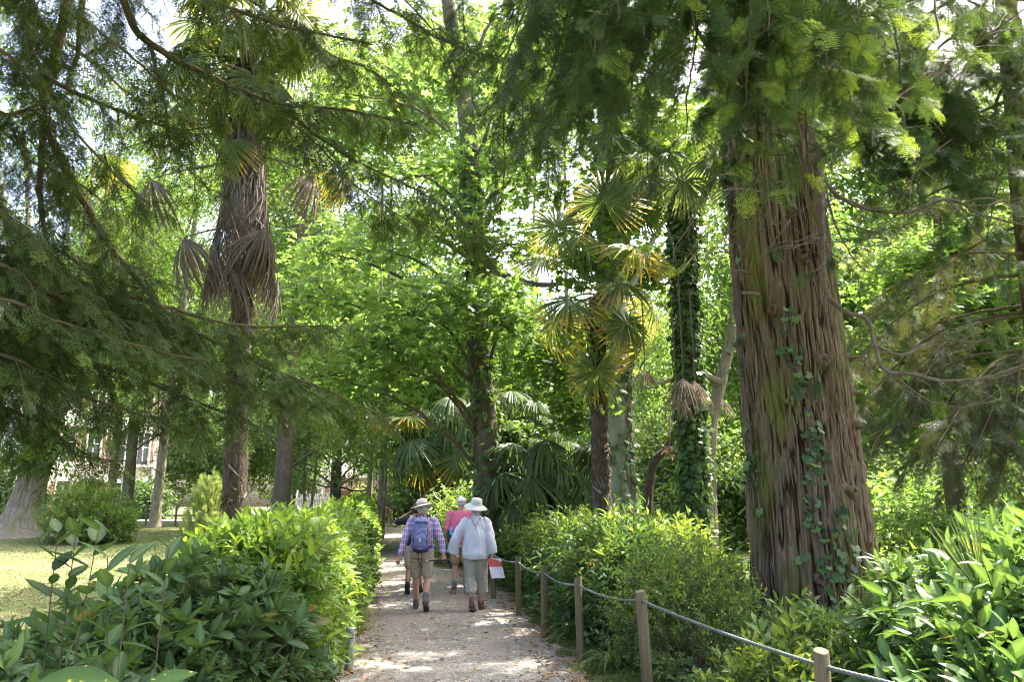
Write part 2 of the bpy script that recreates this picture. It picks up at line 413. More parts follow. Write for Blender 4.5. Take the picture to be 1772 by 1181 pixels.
m, nt, out = new_mat('forest_floor')
n1 = noise(nt, 9, 8, .7); n2 = noise(nt, .8, 4)
c = ramp(nt, [(.3, (.05, .038, .022)), (.5, (.11, .085, .05)), (.7, (.20, .16, .10))], n1)
c = mixc(nt, ramp(nt, [(.42, (0, 0, 0)), (.6, (1, 1, 1))], n2), c, mixc(nt, n1, (.03, .07, .015), (.10, .16, .04)))
principled(nt, out, c, .95, .15, bump(nt, n1, .8, .04)); M_floor = m

m, nt, out = new_mat('lawn_turf')
n1 = noise(nt, 30, 6, .75); n2 = noise(nt, .45, 4); n3 = noise(nt, 2.2, 4)
c = ramp(nt, [(.3, (.055, .085, .022)), (.5, (.098, .125, .042)), (.72, (.175, .185, .085))], n1)
c = mixc(nt, ramp(nt, [(.40, (0, 0, 0)), (.68, (.8, .8, .8))], n2), c, (.175, .16, .085))
c = mixc(nt, ramp(nt, [(.52, (0, 0, 0)), (.7, (.6, .6, .6))], n3), c, (.085, .115, .03))
principled(nt, out, c, .95, .1, bump(nt, n1, .6, .02)); M_lawn = m

m, nt, out = new_mat('gravel_path')
tc = nt.nodes.new('ShaderNodeTexCoord').outputs['Object']
vo = nt.nodes.new('ShaderNodeTexVoronoi'); vo.inputs['Scale'].default_value = 55; nt.links.new(tc, vo.inputs['Vector'])
vo2 = nt.nodes.new('ShaderNodeTexVoronoi'); vo2.inputs['Scale'].default_value = 22; nt.links.new(tc, vo2.inputs['Vector'])
hs = nt.nodes.new('ShaderNodeSeparateColor'); nt.links.new(vo.outputs['Color'], hs.inputs[0])
c = ramp(nt, [(0, (.08, .074, .064)), (.5, (.165, .154, .136)), (1, (.33, .31, .28))], hs.outputs[0])
n2 = noise(nt, 1.3, 5, .65); n3 = noise(nt, 6, 5, .7)
c = mixc(nt, ramp(nt, [(.35, (0, 0, 0)), (.65, (.7, .7, .7))], n2), c, mixc(nt, n3, (.12, .107, .086), (.25, .235, .207)))
c = mixc(nt, ramp(nt, [(.60, (0, 0, 0)), (.68, (.7, .7, .7))], n3), c, (.13, .09, .055))
rb = attr(nt, 'rib'); nb = mathn(nt, 'ADD', rb, mathn(nt, 'MULTIPLY', mathn(nt, 'SUBTRACT', n3, .5), .9))
c = mixc(nt, ramp(nt, [(.55, (0, 0, 0)), (.95, (.85, .85, .85))], nb), c, mixc(nt, n3, (.07, .05, .025), (.20, .15, .09)))
hh = mathn(nt, 'ADD', mathn(nt, 'MULTIPLY', vo.outputs['Distance'], -.6), mathn(nt, 'MULTIPLY', vo2.outputs['Distance'], -.5))
principled(nt, out, c, .92, .2, bump(nt, mathn(nt, 'ADD', hh, n3), .8, .02)); M_path = m

xs = np.r_[np.linspace(-160, -30, 14), np.arange(-29, 30, 1.), np.linspace(30, 160, 14)]
ys = np.r_[np.linspace(-120, -15, 8), np.arange(-14, 60, 1.), np.linspace(60, 400, 18)]
grid_sheet('ground', xs, ys, gz, M_floor)

ys = np.r_[np.arange(-11, 40, .5), np.arange(40, 53, .25)]; k = 13
t = np.linspace(0, 1, k); V = []; rb_ = []
for y in ys:
    L, Rr = path_l(y), path_r(y); wob = .06 * math.sin(y * 2.1) + .05 * math.sin(y * 5.3 + 1)
    x = L - .12 + wob * .6 + (Rr + .14 + wob - L + .12) * t
    V.append(np.stack([x, np.full(k, y), gz(x, y) + .012 + .03 * np.sin(t * PI)], 1)); rb_.append(np.abs(2 * t - 1) ** 3)
i = np.arange(len(ys) - 1)[:, None] * k; j = np.arange(k - 1)[None]
f = np.stack([i + j, i + j + 1, i + k + j + 1, i + k + j], -1).reshape(-1, 4)
o = MB().add(np.concatenate(V), f, .5, np.concatenate(rb_)).build('path', M_path, smooth=True); o['kind'] = 'structure'

# lawn sheet beyond the hedge
ys = np.arange(7, 46, .75); k = 40; V = []
for y in ys:
    xr = path_l(y) - 1.1 if y < 40 else -8.6; x = np.linspace(xr, -34 - .3 * y, k)
    V.append(np.stack([x, np.full(k, y), gz(x, y) + .02], 1))
i = np.arange(len(ys) - 1)[:, None] * k; j = np.arange(k - 1)[None]
f = np.stack([i + j, i + k + j, i + k + j + 1, i + j + 1], -1).reshape(-1, 4)
o = MB().add(np.concatenate(V), f).build('lawn', M_lawn, smooth=True); o['kind'] = 'structure'

# house forecourt, pale ground strip before the house
V = []; k = 30; ys = np.arange(46, 54, 1.)
for y in ys:
    x = np.linspace(-8, -46, k); V.append(np.stack([x, np.full(k, y), gz(x, y) + .03], 1))
i = np.arange(len(ys) - 1)[:, None] * k; j = np.arange(k - 1)[None]
f = np.stack([i + j, i + k + j, i + k + j + 1, i + j + 1], -1).reshape(-1, 4)
o = MB().add(np.concatenate(V), f).build('forecourt_pavement', plain_mat('pale_gravel', (.55, .50, .45), .9, .1), smooth=True); o['kind'] = 'structure'

# grass blades
def blades(pos, h, tone, wd=.006, lean=.5):
    n = len(pos); d = nrm(np.array([0, 0, 1.]) + RNG.normal(size=(n, 3)) * [lean, lean, .1]); h = np.broadcast_to(h, (n,))
    sx = nrm(np.cross(d, rand_dirs(n))) * wd; bend = RNG.normal(size=(n, 3)) * [.35, .35, 0]; bend[:, 2] = -.15
    mid = pos + d * h[:, None] * .55; tip = pos + (d + bend) * h[:, None]
    v = np.stack([pos - sx, pos + sx, mid + sx * .7, mid - sx * .7, tip], 1).reshape(-1, 3)
    b = (np.arange(n) * 5)[:, None]
    mb = MB(); mb.add(v, [b + np.array([[0, 1, 2, 3]]), b + np.array([[3, 2, 4]])], np.repeat(tone, 5)); return mb
def gpos(x, y): return np.stack([x, y, gz(x, y)], 1)
n = 42000
y = 2.5 + 20 * RNG.random(n) ** 1.5; e = np.abs(RNG.normal(size=n)) * .34 - .03
x = path_r(y) + e + .06 * np.sin(y * 3) + .07 * np.sin(y * 7.3)
keep = noise3(np.stack([x, y, 0 * x], 1), 2.2, 3) + .9 * (e > .18) > -.1
x, y, e = x[keep], y[keep], e[keep]
mb = blades(gpos(x, y) + [0, 0, .0], .05 + .13 * RNG.random(len(x)) * np.clip(.35 + e * 1.6, .3, 1.5), RNG.random(len(x)) * .6 + .1, .0045)
n = 16000; y = 3 + 24 * RNG.random(n) ** 1.4; x = path_l(y) - .22 + .3 * RNG.normal(size=n) * .6
keep = noise3(np.stack([x, y, 0 * x], 1), 1.8, 5) > .1; x, y = x[keep], y[keep]
m2 = blades(gpos(x, y), .03 + .08 * RNG.random(len(x)), RNG.random(len(x)) * .6 + .2, .0045)
mb.add(np.concatenate(m2.V), m2.F, np.concatenate(m2.T))
mb.build('verge_grass', M_grass)['kind'] = 'stuff'
n = 90000; y = 8 + 26 * RNG.random(n) ** 1.3; x = path_l(y) - 1.2 - (7 + .35 * y) * RNG.random(n)
mb = blades(gpos(x, y) + [0, 0, .015], .02 + .035 * RNG.random(n), np.clip(RNG.normal(size=n) * .2 + .5 + .25 * noise3(np.stack([x, y, 0 * x], 1), .5, 9), 0, 1), .009, .8)
mb.build('lawn_grass', M_lawnblade)['kind'] = 'stuff'

# loose stones and leaf litter on the path
ico = np.array([[0, 0, .5], [.55, 0, .05], [.1, .5, 0], [-.5, .15, .05], [-.1, -.5, 0]]); icf = np.array([[0, 1, 2], [0, 2, 3], [0, 3, 4], [0, 4, 1]])
tp = MB().add(ico, icf).template(); n = 9000
y = 5.5 + 14 * RNG.random(n) ** 1.6; t_ = RNG.random(n); x = path_l(y) + t_ * (path_r(y) - path_l(y)); e = np.abs(2 * t_ - 1)
mb = MB().scatter(tp, gpos(x, y) + np.stack([0 * x, 0 * x, .012 + .03 * np.sin(t_ * PI)], 1), frames(rand_dirs(n) * [1, 1, .1], np.array([0, 0, 1.])), .008 + .014 * RNG.random(n) ** 3, RNG.random(n))
m, nt, out = new_mat('pebble'); principled(nt, out, ramp(nt, [(0, (.14, .12, .1)), (.6, (.33, .30, .27)), (1, (.52, .5, .46))], attr(nt, 'tone')), .9, .2)
mb.build('gravel', m)['kind'] = 'stuff'
n = 5200; y = 3.5 + 20 * RNG.random(n) ** 1.4; sd_ = RNG.random(n) < .6
x = np.where(sd_, path_r(y) - .12 + .22 * RNG.normal(size=n), path_l(y) + .05 + .22 * RNG.normal(size=n)); s_ = RNG.random(n) < .22
x = np.where(s_, path_l(y) + RNG.random(n) * (path_r(y) - path_l(y)), x)
tt = np.clip((x - path_l(y)) / (path_r(y) - path_l(y)), 0, 1)
mb = MB().scatter(T_WIDE, gpos(x, y) + np.stack([0 * x, 0 * x, .022 + .03 * np.sin(tt * PI)], 1), frames(rand_dirs(n) * [1, 1, .12], np.array([0, 0, 1.]) + RNG.normal(size=(n, 3)) * .22), .03 + .05 * RNG.random(n), RNG.random(n))
M_litter = leaf_mat('fallen_leaf', G((0, (.10, .06, .03)), (.5, (.24, .15, .07)), (1, (.42, .30, .16))), .2, rough=.7, spec=.2)
mb.build('fallen_leaves', M_litter)['kind'] = 'stuff'
# ---------------------------------------------------------------- shrubs and hedges
def put_twigs(mb, tps, pos, d, sc, tone, rng=RNG):
    k = rng.integers(0, len(tps), len(pos)); up = np.array([0, 0, 1.]) + rng.normal(size=(len(pos), 3)) * .35
    fr = frames(d, up)
    for i, tp in enumerate(tps):
        q = k == i; mb.scatter(tp, pos[q], fr[q], sc[q], tone[q])

def stems(mb, n, base_fn, top_fn, r=.009, rng=RNG):
    for _ in range(n):
        b = base_fn(); t = top_fn(b); mid = (b + t) / 2 + rng.normal(size=3) * .06
        P = spline([b, mid, t], .15); tube(mb, P, np.linspace(r, r * .4, len(P)), 4, .5)

def hedge(name, label, cat, ys, xf, wid, hgt, tps, dens, mat, seed, tone0=.35, sc=1., bulge=.12, top_ragged=.12, shell=.22, upb=.45, group=None):
    rng = np.random.default_rng(seed)
    y0, y1 = ys; xm = float(xf((y0 + y1) / 2)); ym = (y0 + y1) / 2
    t = thing(name, label, cat, (xm, ym, gz(xm, ym)), 0, group); O = np.array(t.location)
    L = y1 - y0; n = int(dens * L); y = y0 + L * rng.random(n)
    per = 2 * hgt + wid; s = rng.random(n) * per
    W = wid * (1 + .0 * y)
    side = np.where(s < hgt, 1, np.where(s < 2 * hgt, -1, 0)); zz = np.where(side == 1, s, np.where(side == -1, s - hgt, hgt)); xx = np.where(side == 0, (s - 2 * hgt) / wid - .5, side * .5)
    # round the shoulders
    rr = np.clip((zz / hgt - .72) / .28, 0, 1) ** 2 * .16; xx = xx - side * rr * .5
    endd = np.minimum(y - y0, y1 - y); endk = np.clip(endd / .5, 0, 1) ** .5
    nrmv = np.stack([side * 1., 0 * y, np.where(side == 0, 1, np.clip((zz / hgt - .6) * 1.2, 0, .6))], 1)
    nrmv[:, 1] += np.where(y - y0 < .4, -1.0, 0) + np.where(y1 - y < .4, 1.0, 0); nrmv = nrm(nrmv)
    P = np.stack([xf(y) + xx * W, y, zz * (.82 + .18 * endk)], 1)
    nz = noise3(P, 1.6, seed) * bulge + noise3(P, 4.5, seed + 1) * bulge * .5
    P += nrmv * (nz - shell * rng.random(n) ** 1.6)[:, None]
    P[:, 2] += np.where(side == 0, np.abs(rng.normal(size=n)) * top_ragged * .6, 0); P[:, 2] = np.maximum(P[:, 2], .04)
    P[:, 2] += gz(P[:, 0], P[:, 1])
    d = nrm(nrmv * .8 + np.array([0, 0, upb]) + rng.normal(size=(n, 3)) * .45)
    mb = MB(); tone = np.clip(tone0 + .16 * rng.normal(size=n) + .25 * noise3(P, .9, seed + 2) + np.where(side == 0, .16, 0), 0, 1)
    put_twigs(mb, tps, P - O, d, sc * (.75 + .5 * rng.random(n)), tone, rng)
    mb.build('foliage', [mat, M_bark_twig], t)
    st = MB()
    def bf():
        y = y0 + .2 + (L - .4) * rng.random(); x = float(xf(y)) + (rng.random() - .5) * wid * .5; return np.array([x, y, float(gz(x, y)) - .03]) - O
    stems(st, int(L * 9), bf, lambda b: b + np.array([rng.normal() * .25, rng.normal() * .25, hgt * (.6 + .3 * rng.random())]), .012, rng)
    st.build('stem', M_bark_twig, t)
    return t

def bush(name, label, cat, blobs, tps, dens, mat, seed, tone0=.35, sc=1., shell=.4, upb=.5, group=None, nstem=14, noise_a=.15, nstemr=.01, lift=0., jit=.45):
    """blobs: (x, y, z above ground, rx, ry, rz) ellipsoids; twigs on and just under the outer surface"""
    rng = np.random.default_rng(seed)
    x0, y0 = blobs[0][0], blobs[0][1]
    t = thing(name, label, cat, (x0, y0, gz(x0, y0)), 0, group); O = np.array(t.location); mb = MB(); st = MB()
    B = np.array(blobs, float)
    for bl in B:
        area = 4 * PI * ((bl[3] * bl[4]) ** 1.6 + (bl[3] * bl[5]) ** 1.6 + (bl[4] * bl[5]) ** 1.6) ** (1 / 1.6) / 3 ** (1 / 1.6)
        n = int(dens * area); u = rand_dirs(n, rng); r = 1 - shell * rng.random(n) ** 1.5
        P = u * bl[3:6] * r[:, None] + bl[:3]; P += u * (noise3(P, 2.0, seed) * noise_a + noise3(P, 5, seed + 1) * noise_a * .5)[:, None]
        ok = P[:, 2] > .03 + lift
        for b2 in B:
            if b2 is not bl: ok &= (((P - b2[:3]) / b2[3:6]) ** 2).sum(1) > (1 - shell) ** 2
        P, u = P[ok], u[ok]; n = len(P); nn = nrm(u / bl[3:6])
        d = nrm(nn * .75 + np.array([0, 0, upb]) + rng.normal(size=(n, 3)) * jit)
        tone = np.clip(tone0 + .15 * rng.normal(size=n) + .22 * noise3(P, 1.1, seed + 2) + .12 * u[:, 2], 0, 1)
        P[:, 2] += gz(P[:, 0], P[:, 1])
        put_twigs(mb, tps, P - O, d, sc * (.6 + .75 * rng.random(n)), tone, rng)
        def bf():
            x = bl[0] + rng.normal() * bl[3] * .25; y = bl[1] + rng.normal() * bl[4] * .25; return np.array([x, y, float(gz(x, y)) - .03]) - O
        stems(st, nstem, bf, lambda b: b + np.array([rng.normal() * bl[3] * .45, rng.normal() * bl[4] * .45, (bl[2] + bl[5] * .5) * (.7 + .4 * rng.random())]), nstemr, rng)
    mb.build('foliage', [mat, M_bark_twig], t); st.build('stem', M_bark_twig, t)
    return t

r_ = np.random.default_rng(5)
TW_HEDGE = [twig(T_OVAL, 9, .24, .128, 62, rng=r_, droop=.15) for _ in range(5)]
TW_HEDGE_S = [twig(T_OVAL_S, 9, .24, .115, 62, rng=r_, droop=.15) for _ in range(5)]
TW_RHODO = [twig(T_OVAL, 10, .18, .128, 70, .004, True, rng=r_, droop=.25, tone_tip=.15) for _ in range(6)]
TW_WILD = [twig(T_OVAL_S, 9, .26, .105, 58, .002, rng=r_, tone_tip=.35) for _ in range(5)]
TW_LAUREL = [twig(T_OVAL, 8, .28, .155, 58, .004, rng=r_, droop=.2, tone_tip=.3) for _ in range(5)]
TW_SMALL = [twig(T_OVAL_S, 11, .20, .05, 55, .0018, rng=r_, tone_tip=.35) for _ in range(5)]
TW_SLEND = [twig(T_SLIM, 8, .42, .16, 48, .003, rng=r_, droop=.3, tone_tip=.4) for _ in range(4)]

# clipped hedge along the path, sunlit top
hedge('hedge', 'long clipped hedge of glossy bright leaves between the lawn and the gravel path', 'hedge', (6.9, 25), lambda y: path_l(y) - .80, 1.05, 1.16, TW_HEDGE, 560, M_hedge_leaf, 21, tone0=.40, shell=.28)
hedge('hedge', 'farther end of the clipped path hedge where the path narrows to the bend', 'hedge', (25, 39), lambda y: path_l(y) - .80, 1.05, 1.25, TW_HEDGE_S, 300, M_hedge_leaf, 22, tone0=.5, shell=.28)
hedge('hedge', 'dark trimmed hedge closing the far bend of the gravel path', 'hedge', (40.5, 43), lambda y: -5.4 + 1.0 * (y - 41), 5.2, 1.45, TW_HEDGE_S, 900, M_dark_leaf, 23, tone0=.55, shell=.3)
# shaded broad-leaved shrub close to the camera
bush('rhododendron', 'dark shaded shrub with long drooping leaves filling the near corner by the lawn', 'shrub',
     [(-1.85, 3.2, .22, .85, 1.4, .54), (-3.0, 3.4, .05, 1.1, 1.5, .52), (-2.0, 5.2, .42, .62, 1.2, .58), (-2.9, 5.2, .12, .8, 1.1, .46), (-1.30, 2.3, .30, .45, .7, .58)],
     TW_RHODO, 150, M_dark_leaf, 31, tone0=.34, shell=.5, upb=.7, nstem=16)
# sprigs standing up against the lawn
def sprig(base, top, leaves, ll, seed, label, mat=M_dark_leaf, leaf=T_OVAL, name='sapling', cat='sapling'):
    rng = np.random.default_rng(seed); base = np.array(base, float); top = np.array(top, float)
    t = thing(name, label, cat, base); P = spline([base * 0, (top - base) * .5 + rng.normal(size=3) * .02, top - base], .04)
    st = MB(); tube(st, P, np.linspace(.0038, .0016, len(P)), 5, .5); st.build('stem', M_bark_twig, t)
    s = np.linspace(.66, 1, leaves); pos = np.stack([np.interp(s, np.linspace(0, 1, len(P)), P[:, k]) for k in range(3)], 1)
    a = np.arange(leaves) * 2.4 + rng.random() * 6; d = np.stack([np.cos(a), np.sin(a), .35 + .5 * s + .2 * rng.normal(size=leaves)], 1)
    mb = MB().scatter(leaf, pos, frames(d, np.array([0, 0, 1.])), ll * 1.2 * (1 + .2 * rng.normal(size=leaves)), (.12 if mat is M_dark_leaf else .35) + .12 * rng.normal(size=leaves))
    mb.build('foliage', [mat], t); return t
for i, (bx, tx, ty, d_, lb) in enumerate([(118, 100, 922, 2.75, 'slender dark sprig standing up against the lawn, nearest the old tree trunk'), (132, 133, 912, 2.8, 'tallest dark sprig with stiff oval leaves against the lawn'), (150, 170, 920, 2.8, 'dark sprig leaning toward the path, against the lawn'), (186, 186, 966, 2.6, 'short dark sprig with broad oval leaves below the tall sprigs'),
                                           (222, 224, 978, 2.6, 'single pointed shoot rising between the dark sprigs and the hedge'), (292, 292, 950, 2.9, 'reddish pointed shoot near the hedge end over the lawn')]):
    b = at(bx, 1080, d_); b[2] = .45; tp = at(tx, ty, d_)
    sprig(b, tp, [10, 12, 10, 9, 6, 9][i], [.085, .08, .085, .085, .10, .09][i], 60 + i, lb, leaf=T_WIDE if i in (0, 1, 2, 3) else T_OVAL)
# one large spotted leaf plant at the very front
t = thing('spotted_laurel', 'low plant with large yellow speckled leaves at the bottom edge of the shaded shrub', 'shrub', (-1.1, 1.55, 0))
mb = MB(); O = np.array(t.location)
pp = np.array([at(60, 1185, 1.6), at(90, 1235, 1.55), at(200, 1225, 1.55), at(250, 1190, 1.7), at(140, 1230, 1.5), at(20, 1225, 1.55)]) - O
mb.scatter(T_WIDE, pp, frames(np.array([[1, .1, .1], [.9, -.5, .1], [.3, -.9, .1], [.9, .3, .3], [-.8, -.5, .2], [-1, .2, .1]]), np.array([-.1, -.5, .9])), np.array([.15, .12, .12, .1, .12, .13]), .5)
mb.build('foliage', [M_spot], t)
st = MB()
for p in pp: tube(st, spline([[0, 0, 0], [p[0] * .4, p[1] * .4, p[2] * .7], p], .08), .004, 5)
st.build('stem', M_bark_twig, t)

# wild hedge behind the rope
def fence_x(y): return np.interp(y, [2, 4.65, 7.4, 9, 10.6, 12.6, 20.8, 30], [3.0, 1.69, 1.19, .73, .41, .10, -1.55, -3.2])
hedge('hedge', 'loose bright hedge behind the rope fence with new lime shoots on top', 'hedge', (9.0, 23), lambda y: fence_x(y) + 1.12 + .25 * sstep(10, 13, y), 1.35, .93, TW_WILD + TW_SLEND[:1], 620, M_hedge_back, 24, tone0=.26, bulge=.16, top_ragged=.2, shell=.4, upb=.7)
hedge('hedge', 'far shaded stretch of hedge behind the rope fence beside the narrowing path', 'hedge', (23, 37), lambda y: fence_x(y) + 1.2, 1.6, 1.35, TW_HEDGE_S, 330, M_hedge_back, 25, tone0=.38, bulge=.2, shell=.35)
bush('shrub', 'airy pale green shrub with small leaves between the rope and the great trunk', 'shrub', [(1.85, 8.0, .50, .62, .6, .62), (1.5, 8.5, .4, .45, .5, .5)], TW_SMALL, 150, M_hedge_back, 33, tone0=.40, shell=.7, sc=1.05, upb=.6, nstem=20)
bush('shrub', 'low leafy plants around the foot of the great trunk', 'shrub', [(2.45, 6.7, .16, .55, .5, .38), (3.0, 7.2, .14, .55, .4, .34), (2.05, 6.1, .14, .5, .5, .36)], TW_WILD, 150, M_hedge_back, 34, tone0=.36, shell=.7, upb=.9, nstem=14)
bush('laurel', 'big leaved laurel shrub glowing lime behind the rope beside the great trunk', 'shrub',
     [(2.75, 4.55, .50, .62, .8, .60), (3.55, 4.7, .60, .80, .95, .70), (2.3, 4.25, .26, .36, .5, .38), (3.35, 5.7, .62, .80, .7, .72)], TW_LAUREL, 105, M_laurel, 35, tone0=.36, shell=.5, upb=.35)
for i, (x, y, z, lb) in enumerate([(2.3, 6.6, .82, 'upright leafy shoot standing before the great trunk'), (2.6, 5.4, 1.1, 'yellow green shoot rising at the edge of the laurel'), (1.45, 8.15, .9, 'broad leaved seedling poking out of the hedge beside the tallest post')]):
    sprig((x, y, 0), (x + .05, y, z), 12, [.10, .13, .13][i], 70 + i, lb, M_laurel, T_WIDE if i == 2 else T_OVAL)
# ground cover below the rope: low broad leaves and strap leaves
n = 1500; y = 3.2 + 10 * RNG.random(n); x = fence_x(y) + .15 + .75 * RNG.random(n)
mb = MB(); P = gpos(x, y) + np.stack([0 * x, 0 * x, .05 + .22 * RNG.random(n)], 1)
mb.scatter(T_IVY, P, frames(rand_dirs(n) * [1, 1, .3], np.array([0, -.3, 1.]) + RNG.normal(size=(n, 3)) * .3), .05 + .05 * RNG.random(n), np.clip(.35 + .2 * RNG.normal(size=n), 0, 1))
mb.build('ground_cover', M_ivy)['kind'] = 'stuff'
for i, (x, y) in enumerate([(1.0, 8.6), (.72, 10.2)]):
    n = 34; a = RNG.random(n) * 2 * PI; mb = MB()
    for k in range(n):
        d = np.array([math.cos(a[k]), math.sin(a[k]), 0]); L = .3 + .25 * RNG.random()
        s = np.linspace(0, 1, 6)[:, None]; Pm = d * L * s ** 1.3 + np.array([0, 0, 1]) * L * (1.5 * s - 1.35 * s * s) * (.7 + .5 * RNG.random()); sx = np.cross(d, [0, 0, 1]) * .008
        wv = np.array([.6, 1, 1, .9, .6, .05])[:, None]
        q = np.arange(5)[:, None] * 2; mb.add(np.stack([Pm - sx * wv, Pm + sx * wv], 1).reshape(-1, 3), q + np.array([[0, 1, 3, 2]]), .3 + .5 * RNG.random())
    o = mb.build('sedge_tuft', M_grass); o.location = (x, y, float(gz(x, y)))
    tag(o, ['arching strap leaved tuft below the rope beside the tallest near post', 'smaller arching grass tuft deeper under the rope fence'][i], 'grass tuft')
# sword-like palm leaf in the laurel
# lawn shrubs
bush('shrub', 'rounded pale green shrub on the lawn beside the old grey tree', 'shrub', [(-11.9, 23, .55, 1.15, 1.0, .75), (-11.2, 22.6, .35, .7, .7, .5), (-12.4, 23.5, .95, .7, .7, .65)], TW_SMALL, 110, M_plane, 36, tone0=.55, sc=1.7, shell=.7)
bush('shrub', 'small bright yellow green shrub at the far end of the path hedge', 'shrub', [(-7.7, 42, 1.15, .55, .55, .75)], TW_SMALL, 200, M_conif_l, 37, tone0=.6, sc=1.6)
# ---------------------------------------------------------------- the great redwood
def ridged_trunk(axis_pts, radii, nz, na, seed, ridge=.05, nper=34, flare=None, lobes=0):
    """trunk with vertical bark ridges; returns MB and a surface function(angle, t) -> point, normal"""
    P = spline(axis_pts, .02); t = np.linspace(0, 1, len(P)); tz = np.linspace(0, 1, nz)
    C = np.stack([np.interp(tz, t, P[:, k]) for k in range(3)], 1); Rr = np.interp(tz, np.linspace(0, 1, len(radii)), radii)
    H = np.linalg.norm(P[-1] - P[0]); a = np.linspace(0, 2 * PI, na, endpoint=False); A, Z = np.meshgrid(a, tz)
    u = A / (2 * PI); h = Z * H; warp = .35 * vnoise(u * 9, h * .9, 9, seed)
    n1 = vnoise(u * nper + warp * 3, h * 1.8, nper, seed + 1); n2 = vnoise(u * nper * 2 + warp * 5, h * 3.2, nper * 2, seed + 2); n3 = vnoise(u * nper * 4, h * 9, nper * 4, seed + 3)
    n0 = vnoise(u * 7, h * .35, 7, seed + 4)
    disp = (np.sqrt(np.abs(n1 - .5) * 2) - .55) * ridge + (np.sqrt(np.abs(n2 - .5) * 2) - .6) * ridge * .55 + (n3 - .5) * ridge * .28 + (n0 - .5) * ridge * 2.0
    RR = Rr[:, None] + disp
    if flare is not None: RR = RR + flare * np.exp(-h / .35) * (.6 + .8 * vnoise(u * 8, h * 0, 8, seed + 5))
    v = C[:, None, :] + np.stack([RR * np.cos(A), RR * np.sin(A), 0 * A], -1)
    i = np.arange(nz - 1)[:, None] * na; j = np.arange(na)[None]; j2 = (j + 1) % na
    f = np.stack([i + j, i + j2, i + na + j2, i + na + j], -1).reshape(-1, 4)
    mb = MB().add(v.reshape(-1, 3), f, np.clip(.5 + ((np.sqrt(np.abs(n1 - .5) * 2) - .6) * .9 + (np.sqrt(np.abs(n2 - .5) * 2) - .6) * .5), 0, 1).ravel())
    def surf(ang, tt):
        c = np.stack([np.interp(tt, tz, C[:, k]) for k in range(3)], -1); r = np.interp(tt, tz, Rr) + ridge * .5
        nn = np.stack([np.cos(ang), np.sin(ang), 0 * ang], -1); return c + nn * r[..., None], nn
    return mb, surf

def ivy_on(name, label, surf, n, ang_fn, t_rng, sc, seed, thick=.03, tone0=.4, base=(0, 0, 0), mat=None, vines=6, hang=0.):
    rng = np.random.default_rng(seed); O = np.array(base, float)
    tt = t_rng[0] + (t_rng[1] - t_rng[0]) * (rng.random(n) if n > 250 else np.clip(rng.random(9)[rng.integers(0, 9, n)] + .055 * rng.normal(size=n), 0, 1)); an = ang_fn(tt, rng, n); P, nn = surf(an, tt)
    P = P + nn * (thick * np.abs(rng.normal(size=n)))[:, None] - O
    d = nrm(np.array([0, 0, -.75]) + nn * .35 + rng.normal(size=(n, 3)) * .5)
    mb = MB().scatter(T_IVY, P, frames(d, nn * 1. + np.array([0, 0, .4]) + rng.normal(size=(n, 3)) * .3), sc * (.6 + .7 * rng.random(n)), np.clip(tone0 + .2 * rng.normal(size=n), 0, 1))
    t = thing(name, label, 'ivy', base); mb.build('foliage', [mat or M_ivy], t)
    st = MB()
    for k in range(vines):
        s = np.linspace(t_rng[0], t_rng[1], 30); a = ang_fn(s, rng, 30); a = np.convolve(np.r_[np.full(4, a[0]), a, np.full(4, a[-1])], np.ones(9) / 9, 'valid'); P, nn = surf(a, s); tube(st, P + nn * .004 - O, .006, 4)
    st.build('vine', M_deadwood, t); return t

RB = at(1403, 875, 9.0); RB[2] = float(gz(RB[0], 9.0)) - .05
RT = at(1338, 330, 9.15); RT2 = RT + (RT - RB) * 1.6
red = thing('redwood', 'massive redwood with ridged red brown bark and drooping needle boughs behind the rope', 'tree', RB)
hl = RT2[2] - RB[2]
mb, surf_red = ridged_trunk([RB - RB, (at(1396, 860, 9.02) - RB) * [1, 1, 1], RT - RB, RT2 - RB], [.70, .63, .59, .57, .55, .53, .50, .47, .44, .40, .36, .32, .26], 560, 760, 3, ridge=.062, nper=58, flare=.12)
surf_redw = lambda a, t: (surf_red(a, t)[0] + RB, surf_red(a, t)[1])
def knot(mb, ang, t, r, out=.05, tone=.4):
    p, n_ = surf_red(np.array([ang]), np.array([t])); p = p[0] - n_[0] * .05; n_ = n_[0]
    x = np.cross(n_, [0, 0, 1]); z = np.array([0, 0, 1.])
    k = 18; prof = [(1.15, -.02), (1.05, .5), (.8, .9), (.55, 1.0), (.35, .8), (.1, .7)]; V = []
    a = np.linspace(0, 2 * PI, k, endpoint=False)
    for i, (rr, o) in enumerate(prof):
        rad_ = r * rr * (1 + .18 * np.sin(a * 3 + i) + .1 * RNG.normal(size=k)); V.append(p + n_ * (out + .05) * o + x * (rad_ * np.cos(a))[:, None] + z * (rad_ * 1.25 * np.sin(a))[:, None])
    i = np.arange(len(prof) - 1)[:, None] * k; j = np.arange(k)[None]; j2 = (j + 1) % k
    mb.add(np.concatenate(V), [np.stack([i + j, i + j2, i + k + j2, i + k + j], -1).reshape(-1, 4), (np.arange(k) + (len(prof) - 1) * k)[None]], tone)
def tfrac(py): return (at(1380, py, 8.6)[2] - RB[2]) / hl
for (px_, py, r) in [(1437, 848, .05), (1385, 975, .06), (1380, 560, .07), (1352, 400, .05), (1300, 470, .055), (1455, 690, .035), (1330, 640, .04)]:
    p = at(px_, py, 8.5); c0 = at(1400 - (875 - py) * .12, py, 9.0); s_ = np.clip((p[0] - c0[0] * 8.5 / 9.0) / .60, -.95, .95)
    knot(mb, -PI / 2 + math.asin(s_), tfrac(py), r)
rs_ = np.random.default_rng(17); n = 800; tt = rs_.random(n) * .6; an_ = -PI + rs_.random(n) * PI + .3 * rs_.normal(size=n)
